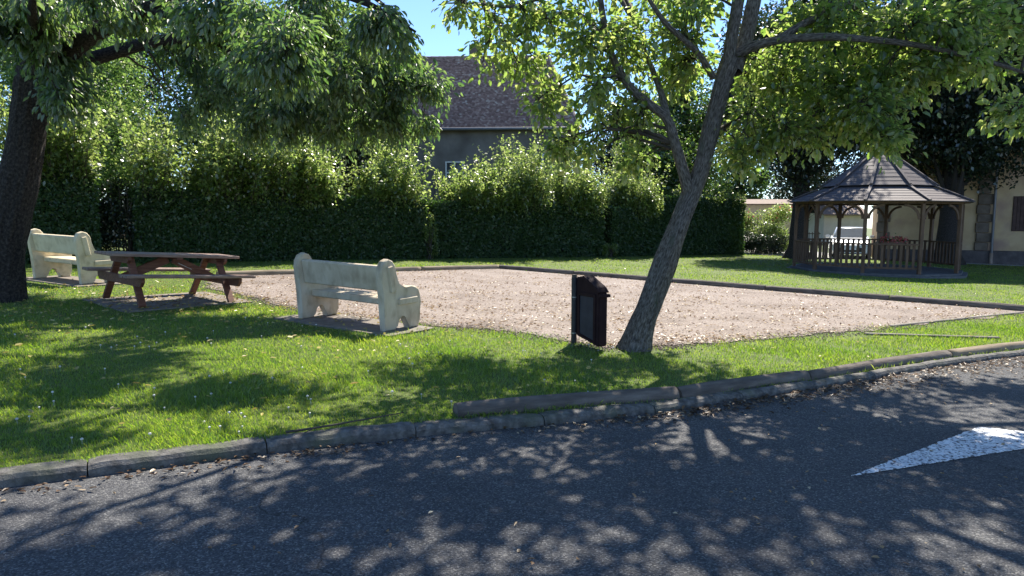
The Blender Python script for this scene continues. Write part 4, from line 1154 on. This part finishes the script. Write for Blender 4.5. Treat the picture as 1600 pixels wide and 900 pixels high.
wb = [
 B(740, 20, 7.5, 60, 25, .5, 16), B(800, 45, 7.6, 55, 45, .6, 30), B(770, 85, 7.8, 45, 25, .5, 14), B(860, 30, 7.5, 60, 45, .7, 36), B(830, 105, 7.8, 40, 30, .5, 18),
 B(905, 70, 7.5, 55, 60, .7, 42), B(850, 165, 7.9, 35, 50, .5, 26), B(885, 225, 7.9, 40, 30, .5, 24), B(930, 160, 7.7, 50, 55, .6, 30), B(915, 235, 7.9, 30, 25, .4, 10),
 B(985, 70, 7.9, 70, 70, .9, 70), B(990, 190, 8.0, 55, 55, .6, 44), B(1055, 100, 8.2, 60, 80, .9, 70), B(1060, 20, 7.8, 90, 50, 1., 60), B(1005, 250, 8.2, 40, 30, .4, 14),
 B(1180, 200, 8.0, 55, 60, .8, 64), B(1160, 245, 7.9, 45, 28, .5, 30), B(1235, 215, 7.7, 55, 40, .6, 50), B(1215, 120, 8.2, 80, 60, 1., 90), B(1290, 140, 7.8, 70, 60, .9, 80),
 B(1350, 180, 7.3, 60, 45, .7, 56), B(1385, 215, 7.1, 45, 30, .4, 30), B(1400, 130, 7.4, 70, 50, .8, 62), B(1290, 40, 7.8, 90, 50, 1., 90), B(1400, 50, 7.3, 90, 50, 1., 90),
 B(1500, 45, 7.2, 80, 55, 1., 80), B(1480, 100, 7.2, 60, 35, .6, 34), B(1570, 30, 7.6, 70, 60, 1., 60), B(1575, 165, 7.0, 40, 20, .3, 14), B(1560, 110, 7.4, 60, 30, .5, 22), B(1600, 195, 7.2, 20, 25, .3, 8),
]
make_foliage(wt, wl_, wb, M['leaf_walnut'], .25, .082, .052, M['twig'], True, 300, 101, leaves_per=15, spread=.3)
# upper crown, above what the camera sees; lumps placed to shade road and lawn
ub = [((2.2, 7.6, 6.2), (1.9, .9, .9), 80), ((4.4, 7.9, 6.2), (2.0, .9, .9), 85), ((6.4, 8.6, 6.4), (1.7, .9, .9), 65), ((.6, 7.3, 6.2), (1.6, .8, .8), 62), ((3.2, 6.9, 6.9), (2.3, .9, .8), 85), ((5.6, 7.2, 6.8), (2.0, .9, .8), 75), ((1.0, 6.6, 6.8), (1.6, .8, .6), 55), ((-.9, 7.3, 6.4), (1.2, .7, .6), 30), ((7.6, 8.2, 6.8), (1.5, .9, .8), 40), ((2.4, 6.2, 6.4), (1.7, .7, .6), 40), ((4.6, 6.4, 6.0), (1.6, .7, .6), 40), ((7.4, 11.2, 5.6), (1.2, .8, .6), 40),
      ((.5, 7.9, 5.2), (1.0, .6, .6), 50), ((2.0, 8.2, 5.1), (1.3, .6, .6), 65), ((3.6, 8.3, 5.1), (1.3, .6, .6), 65), ((5.2, 8.4, 5.1), (1.3, .6, .6), 65), ((6.8, 8.8, 5.1), (1.3, .6, .6), 60), ((8.2, 9.4, 5.3), (1.1, .6, .6), 60), ((.1, 8.0, 6.5), (1.3, .6, .6), 55), ((6.4, 9.4, 4.9), (1.3, .7, .5), 25),
      ((1.5, 8.4, 6.0), (1.0, .4, .4), 30), ((3.2, 8.5, 6.0), (1.0, .4, .4), 30),
      ((1.0, 10.6, 5.0), (1.3, .8, .5), 70), ((2.8, 11.2, 5.1), (1.4, .8, .5), 70), ((4.8, 10.6, 5.2), (1.3, .8, .5), 45), ((6.6, 10.9, 5.3), (1.3, .8, .5), 50), ((8.2, 11.4, 5.4), (1.2, .8, .5), 45), ((-.6, 9.8, 5.3), (.9, .6, .4), 40)]
def upper(tree, limbs, blobs, mat, seed, L=.13, W_=.08, per=26):
    make_foliage(tree, limbs, blobs, mat, .35, L, W_, M['twig'], False, 0, seed, leaves_per=per, spread=.3, twig_r=.008)
wl_u = [LB('limb', [at(1240, -220, 8.5), (4.2, 8.6, 6.0), (5.4, 8.8, 6.4), (6.9, 9.2, 6.6)], [.06, .05, .035, .015], wt), LB('limb', [at(1150, -200, 7.7), (2.6, 7.2, 6.0), (2.2, 6.4, 6.4), (1.6, 5.8, 6.6)], [.05, .04, .03, .012], wt), LB('limb', [at(1200, -100, 8.3), (4.0, 7.4, 5.4), (4.6, 6.6, 6.0), (5.0, 6.0, 6.4)], [.06, .05, .03, .012], wt)]
upper(wt, wl_ + wl_u, ub, M['leaf_walnut'], 102)
settle(wt)

# ------------------------------------------------------------------ cherry tree at the left
ct = thing('cherry_tree', 'thick dark trunked tree at the left edge with drooping leaves', 'tree', (-7.72, 10.68, gz(-7.72)))
limb_mesh('trunk', [at(2, 476, 10.68), at(1, 440, 10.68), at(4, 400, 10.68), at(25, 300, 10.66), at(44, 200, 10.6), at(56, 130, 10.5), at(66, 60, 10.4), at(74, -20, 10.3), at(84, -150, 10.3)], [.285, .275, .275, .262, .24, .24, .22, .2, .12], M['bark_dark'], ct, seg=64, n=110, rough=.07, flare=.2, ridge=.11)
cl_ = []
D = M['bark_dark']
cl_.append(LB('limb', [at(60, 150, 10.5), at(110, 80, 10.0), at(190, 30, 9.4), at(300, -10, 8.8), at(430, -30, 8.3), at(560, 0, 8.2), at(650, 50, 8.4)], [.15, .12, .09, .07, .055, .04, .012], ct, D))
cl_.append(LB('limb', [at(62, 100, 10.4), at(150, 30, 10.6), at(260, -30, 10.8), at(400, -60, 10.8), at(540, -30, 10.5), at(640, 40, 10.2)], [.13, .11, .08, .06, .045, .012], ct, D))
cl_.append(LB('limb', [at(54, 120, 10.5), at(150, 90, 11.0), at(280, 60, 11.4), at(400, 80, 11.6), at(510, 100, 11.5), at(600, 120, 11.4), at(660, 135, 11.4)], [.13, .10, .08, .06, .04, .025, .01], ct, D))
cl_.append(LB('limb', [at(60, 120, 10.4), at(60, 60, 9.6), at(50, 20, 8.9), at(60, -60, 8.2)], [.10, .08, .05, .015], ct, D))
cl_.append(LB('limb', [at(230, 15, 9.1), at(300, 40, 8.8), at(370, 90, 8.6), at(430, 130, 8.5)], [.045, .035, .025, .01], ct, D))
cl_.append(LB('limb', [at(78, -60, 10.3), at(120, -200, 11), (-6.2, 11.4, 6.6), (-5.6, 12.2, 7.6)], [.15, .1, .07, .015], ct, D))
cl_.append(LB('limb', [at(74, -40, 10.3), (-8.6, 10.6, 5.6), (-9.6, 11.2, 6.6)], [.12, .08, .015], ct, D))
cl_.append(LB('limb', [at(78, -80, 10.3), (-6.0, 9.4, 5.9), (-4.6, 8.6, 6.5), (-3.4, 8.0, 6.7)], [.12, .09, .05, .015], ct, D))
cb = [
 B(85, 60, 9.8, 60, 70, .8, 60), B(105, 150, 9.8, 40, 45, .5, 34), B(20, 40, 9.6, 50, 45, .8, 44), B(60, 5, 9.2, 80, 30, .8, 40), B(200, 10, 9.2, 90, 35, .8, 60), B(290, 70, 11.9, 55, 45, .7, 46),
 B(330, 20, 8.6, 80, 50, .8, 60), B(345, 140, 11.9, 50, 55, .6, 50), B(400, 190, 11.7, 45, 40, .5, 34), B(430, 70, 8.2, 80, 80, .9, 90), B(450, 170, 11.3, 60, 60, .7, 64), B(500, 20, 11.1, 80, 60, .9, 70),
 B(540, 120, 11.2, 75, 75, .9, 90), B(530, 200, 11.5, 60, 40, .6, 44), B(600, 50, 8.4, 60, 45, .8, 46), B(620, 120, 11.4, 60, 55, .7, 60), B(620, 190, 11.6, 55, 35, .6, 40), B(675, 130, 11.5, 40, 35, .5, 22), B(300, 180, 12.1, 30, 25, .4, 12),
 B(560, 90, 12.1, 90, 80, .5, 50), B(400, 60, 12.2, 110, 80, .5, 60), B(665, 195, 11.7, 20, 20, .3, 8),
]
make_foliage(ct, cl_, cb, M['leaf_cherry'], .75, .105, .046, M['twig'], True, 300, 103, leaves_per=34, spread=.28)
ubc = [((-2.2, 10.9, 5.6), (1.0, .7, .4), 55), ((-1.6, 8.7, 5.7), (.8, .4, .4), 28), ((-4.2, 12.2, 6.0), (1.2, .6, .5), 50), ((-5.4, 16.0, 7.0), (1.8, .7, .7), 150), ((-3.4, 15.7, 7.0), (1.3, .6, .6), 100), ((-7.4, 16.2, 7.2), (1.5, .7, .7), 110), ((-4.4, 14.8, 7.0), (1.5, .8, .8), 110), ((-2.9, 14.5, 7.0), (1.1, .7, .7), 70), ((-6.4, 15.0, 7.1), (1.6, .8, .8), 110), ((-9.0, 12.0, 7.0), (1.8, 1.4, 1.0), 60), ((-8.2, 15.2, 7.2), (1.5, .9, .8), 80), ((-5.4, 13.6, 7.4), (1.5, .6, .6), 60)]  # unseen upper crown, lumps placed to cast shade on the lawn
cl_.append(LB('limb', [at(84, -140, 10.3), (-6.6, 12.2, 5.9), (-5.4, 13.8, 6.6), (-4.4, 15.3, 7.0)], [.12, .09, .06, .015], ct, D))
upper(ct, cl_, ubc, M['leaf_cherry'], 104)
settle(ct)

# ------------------------------------------------------------------ grass, clover, leaf litter
SLABS = [((-2.27, 9.42), -.594, 2.15, .88), ((-8.7, 13.68), -.536, 2.3, .95), ((-5.45, 11.1), .846, 1.95, 1.75)]
def lawn_ok(X, Y, margin=.16):
    ok = Y > kl(X) + .13 - .06 * rng.random(X.shape)
    ok &= ~inpoly(X + rng.normal(size=X.shape) * margin, Y + rng.normal(size=X.shape) * margin, COURT)
    for (c, yw, sx, sy) in SLABS:
        dx, dy = X - c[0], Y - c[1]
        u = dx * math.cos(yw) + dy * math.sin(yw); v = -dx * math.sin(yw) + dy * math.cos(yw)
        ok &= ~((np.abs(u) < sx / 2) & (np.abs(v) < sy / 2))
    ok &= ~(((X - GX) ** 2 + (Y - GY) ** 2) < 2.75 ** 2)
    ok &= Y < 22.9 + (X + 3.2) * .72 + 1.0
    return ok
def scatter(n, dmin, dmax, pw=2.0, ulim=.92):
    """ground points, denser near the camera (density ~ 1/d^pw)"""
    q = rng.random(n)
    if abs(pw - 2) < 1e-6: Y = dmin * (dmax / dmin) ** q
    else: Y = (dmin ** (2 - pw) + q * (dmax ** (2 - pw) - dmin ** (2 - pw))) ** (1 / (2 - pw))
    X = Y * rng.uniform(-ulim, ulim, n)
    return X, Y
def blades(name, n, dmin, dmax, h0, h1, w0, quad=True, clump=3.0):
    X, Y = scatter(n, dmin, dmax, 2.0)
    m = lawn_ok(X, Y)
    dn = np.sin(X * 3.1 + 2 * np.sin(Y * 2.3)) * np.sin(Y * 3.7 + 1.7 * np.sin(X * 2.9)) + .35 * np.sin(X * 11 + Y * 7)
    bare = np.exp(-(((X - 1.4) ** 2 + (Y - 8.1) ** 2) / .16)) + np.exp(-(((X + 7.7) ** 2 + (Y - 10.7) ** 2) / .5))
    m &= rng.random(n) < np.clip(.95 + .45 * dn - bare, .12, 1)
    X, Y = X[m], Y[m]; n = len(X)
    nz = np.array([noise.noise(Vector((float(a) * clump, float(b) * clump, 0))) for a, b in zip(X[::8], Y[::8])])
    nz = np.repeat(nz, 8)[:n] if len(nz) * 8 >= n else np.resize(nz, n)
    big = .5 + .5 * np.sin(X * 1.9 + 1.3 * np.sin(Y * 1.7)) * np.cos(Y * 1.3 + X * .7)
    h = rng.uniform(h0, h1, n) * (.55 + .7 * big) * np.where(rng.random(n) < .04, 1.6, 1)
    ang = rng.uniform(0, 2 * np.pi, n); lean = rng.uniform(.15, .9, n)
    T = np.stack([np.cos(ang) * lean, np.sin(ang) * lean, np.ones(n)], 1); T = unit(T) * h[:, None]
    S = np.stack([-np.sin(ang + rng.uniform(-.6, .6, n)), np.cos(ang), np.zeros(n)], 1) * (w0 * rng.uniform(.6, 1.3, n) * np.clip(Y / 7, .8, 6))[:, None] * .5
    P = np.stack([X, Y, gz(X) - .004], 1)
    if quad:
        mid = P + T * .55 + np.array([0, 0, 1]) * (h * .06)[:, None]
        V = np.stack([P - S, P + S, mid + S * .7, P + T - np.array([0, 0, 1]) * (h * .08)[:, None]], 1).reshape(-1, 3)
        F = (np.arange(n) * 4)[:, None] + np.array([0, 1, 2, 3])
    else:
        V = np.stack([P - S, P + S, P + T], 1).reshape(-1, 3)
        F = (np.arange(n) * 3)[:, None] + np.array([0, 1, 2])
    o = npmesh(name, V, F, M['grass'])
    return tag(o, None, None, None, 'stuff')
o = blades('grass', 440000, 3.2, 11, .025, .062, .0055); tag(o, 'short green lawn grass in the foreground', 'grass')
o = blades('grass', 390000, 10, 34, .02, .05, .0062, quad=False); tag(o, 'short green lawn grass farther off around the court', 'grass')

def litter(name, n, pts_fn, mat, L, label, zf=None, up=1.6, cat='leaves', curl=True):
    X, Y = pts_fn(n); n = len(X)
    z = gz(X) if zf is None else zf(X, Y)
    P = np.stack([X, Y, z + rng.uniform(.004, .018, n)], 1)
    A = unit(np.stack([rng.normal(size=n), rng.normal(size=n), rng.normal(size=n) * .25], 1))
    V, F = leaf_geo(P, A, unit(rdir(n) * .5 + np.array([0, 0, up])), L * rng.uniform(.5, 1.2, n), L * rng.uniform(.3, .65, n), True)
    V[:, 2] = np.maximum(V[:, 2], np.repeat(z, 6) + .002)
    o = npmesh(name, V, F, mat)
    return tag(o, label, cat, None, 'stuff')
def p_court(n):
    X, Y = scatter(n * 3, 8, 19, 1.6, .7)
    m = inpoly(X, Y, COURT)
    m &= rng.random(len(X)) < np.clip(.35 + .9 * np.array([noise.noise(Vector((float(a) * .7, float(b) * 1.5, 3))) for a, b in zip(X, Y)]), .05, 1)
    return X[m], Y[m]
litter('fallen_leaves', 9000, p_court, M['litter'], .06, 'dry brown leaves scattered over the gravel court', zf=lambda X, Y: gz(X) + .012)
def p_lawn(n):
    X = rng.normal(size=n) * 2.6 - 5.0; Y = rng.normal(size=n) * 1.9 + 10.8
    m = (Y > kl(X) + .3) & ~inpoly(X, Y, COURT); return X[m], Y[m]
litter('fallen_leaves', 1300, p_lawn, M['litter_yellow'], .075, 'yellow fallen leaves in the grass around the picnic table', zf=lambda X, Y: gz(X) + .025, up=.9)
def p_lawn2(n):
    X, Y = scatter(n, 4.5, 26, 2.0); m = lawn_ok(X, Y); return X[m], Y[m]
litter('fallen_leaves', 500, p_lawn2, M['litter_yellow'], .06, 'few yellow leaves spread over the lawn', zf=lambda X, Y: gz(X) + .03, up=.9)
def p_slab(n):
    u = rng.uniform(-.95, .95, n); v = rng.uniform(-.85, .85, n); c = SLABS[2]
    return c[0][0] + u * math.cos(c[1]) - v * math.sin(c[1]), c[0][1] + u * math.sin(c[1]) + v * math.cos(c[1])
litter('fallen_leaves', 260, p_slab, M['litter'], .06, 'brown leaves on the slab under the picnic table', zf=lambda X, Y: gz(X) + .022)
def p_gutter(n):
    X = rng.uniform(-6, 9, n)
    dens = np.interp(X, [-6, -2.6, -1.7, -1.0, -.4, .6, 1.4, 2.2, 4, 6.5, 9], [.1, .12, .4, .15, .06, .22, .75, .7, .8, 1, 1])
    m = rng.random(n) < dens; X = X[m]
    wd = np.interp(X, [-6, 0, 2, 6.5, 9], [.10, .09, .13, .34, .4])
    Y = kl(X) - .03 - np.abs(rng.normal(size=len(X))) * wd * 1.15
    return X, Y
zr = lambda X, Y: gz(X) - kh(X) + .002
litter('gutter_litter', 5200, p_gutter, M['debris'], .045, 'dry brown leaves and debris gathered in the gutter along the kerb', zf=zr)
def p_road(n):
    X, Y = scatter(n, 3.0, 9, 1.5, .8); m = Y < kl(X) - .1; return X[m], Y[m]
litter('fallen_leaves', 260, p_road, M['litter'], .035, 'few dry leaves lying on the road', zf=zr)
# loose stones along the rim of the court and over its surface
def stones(n):
    i = rng.integers(0, len(COURT), n); c = np.array(COURT); f = rng.random(n)[:, None]
    P = c[i] * (1 - f) + c[(i + 1) % len(COURT)] * f + rng.normal(size=(n, 2)) * .14
    X, Y = scatter(n // 2, 8.2, 16, 2.0, .6); m = inpoly(X, Y, COURT)
    P = np.concatenate([P, np.stack([X[m], Y[m]], 1)]); n = len(P)
    c3 = np.stack([P[:, 0], P[:, 1], gz(P[:, 0]) + .013], 1); r = rng.uniform(.005, .017, n)[:, None]
    D = np.array([[1, 0, 0], [0, 1, 0], [-1, 0, 0], [0, -1, 0], [0, 0, .7], [0, 0, -.7]], float)
    V = (c3[:, None, :] + D[None] * r[:, None, :] * rng.uniform(.6, 1.3, (n, 6, 1))).reshape(-1, 3)
    T = np.array([[0, 1, 4], [1, 2, 4], [2, 3, 4], [3, 0, 4], [1, 0, 5], [2, 1, 5], [3, 2, 5], [0, 3, 5]])
    F = ((np.arange(n) * 6)[:, None, None] + T[None]).reshape(-1, 3)
    tag(npmesh('gravel_stones', V, F, M['gravel']), 'small loose stones on the gravel court and spilled over its grass edge', 'gravel', None, 'stuff')
stones(7000)
# clover flowers: small white heads on short stalks
def clover(n):
    X, Y = scatter(n, 4.2, 9.5, 1.4); 
    m = lawn_ok(X, Y) & (X < 1.2) & (rng.random(len(X)) < np.clip(.35 + np.array([noise.noise(Vector((float(a) * 1.4, float(b) * 1.4, 9))) for a, b in zip(X, Y)]) * 1.3 - .12 * np.maximum(0, X + 1), .02, 1))
    X, Y = X[m], Y[m]; bm = bmesh.new()
    for x, y in zip(X, Y):
        h = random.uniform(.035, .055); c = Vector((x, y, gz(x) + h)); r = random.uniform(.007, .0125)
        bmesh.ops.create_icosphere(bm, subdivisions=1, radius=r, matrix=Matrix.Translation(c) @ Matrix.Diagonal((1, 1, .8, 1)))
        add_cyl(bm, (x, y, gz(x)), c, .0012, 3)
    return tag(bmobj('clover_flowers', bm, M['petal']), 'small white clover flowers dotted over the near lawn', 'flowers', None, 'stuff')
clover(700)
# dead stick on the kerb
bm_pts = [(-1.50, kl(-1.50) + .10), (-1.28, kl(-1.28) + .09), (-1.05, kl(-1.05) + .11), (-.78, kl(-.78) + .16)]
P = catmull([(x, y, gz(x) + .035 + .012 * i) for i, (x, y) in enumerate(bm_pts)], 20)
P2 = catmull([tuple(P[5]), tuple(P[5] + np.array([.02, -.06, .02])), tuple(P[5] + np.array([-.04, -.11, .0]))], 20)
V, F = tubes(np.stack([P, P2]), np.stack([np.linspace(.009, .004, 20), np.linspace(.006, .003, 20)]), 6)
tag(npmesh('stick', V, F, M['twig'], True), 'thin dead stick lying on the kerb edge at the left', 'stick')
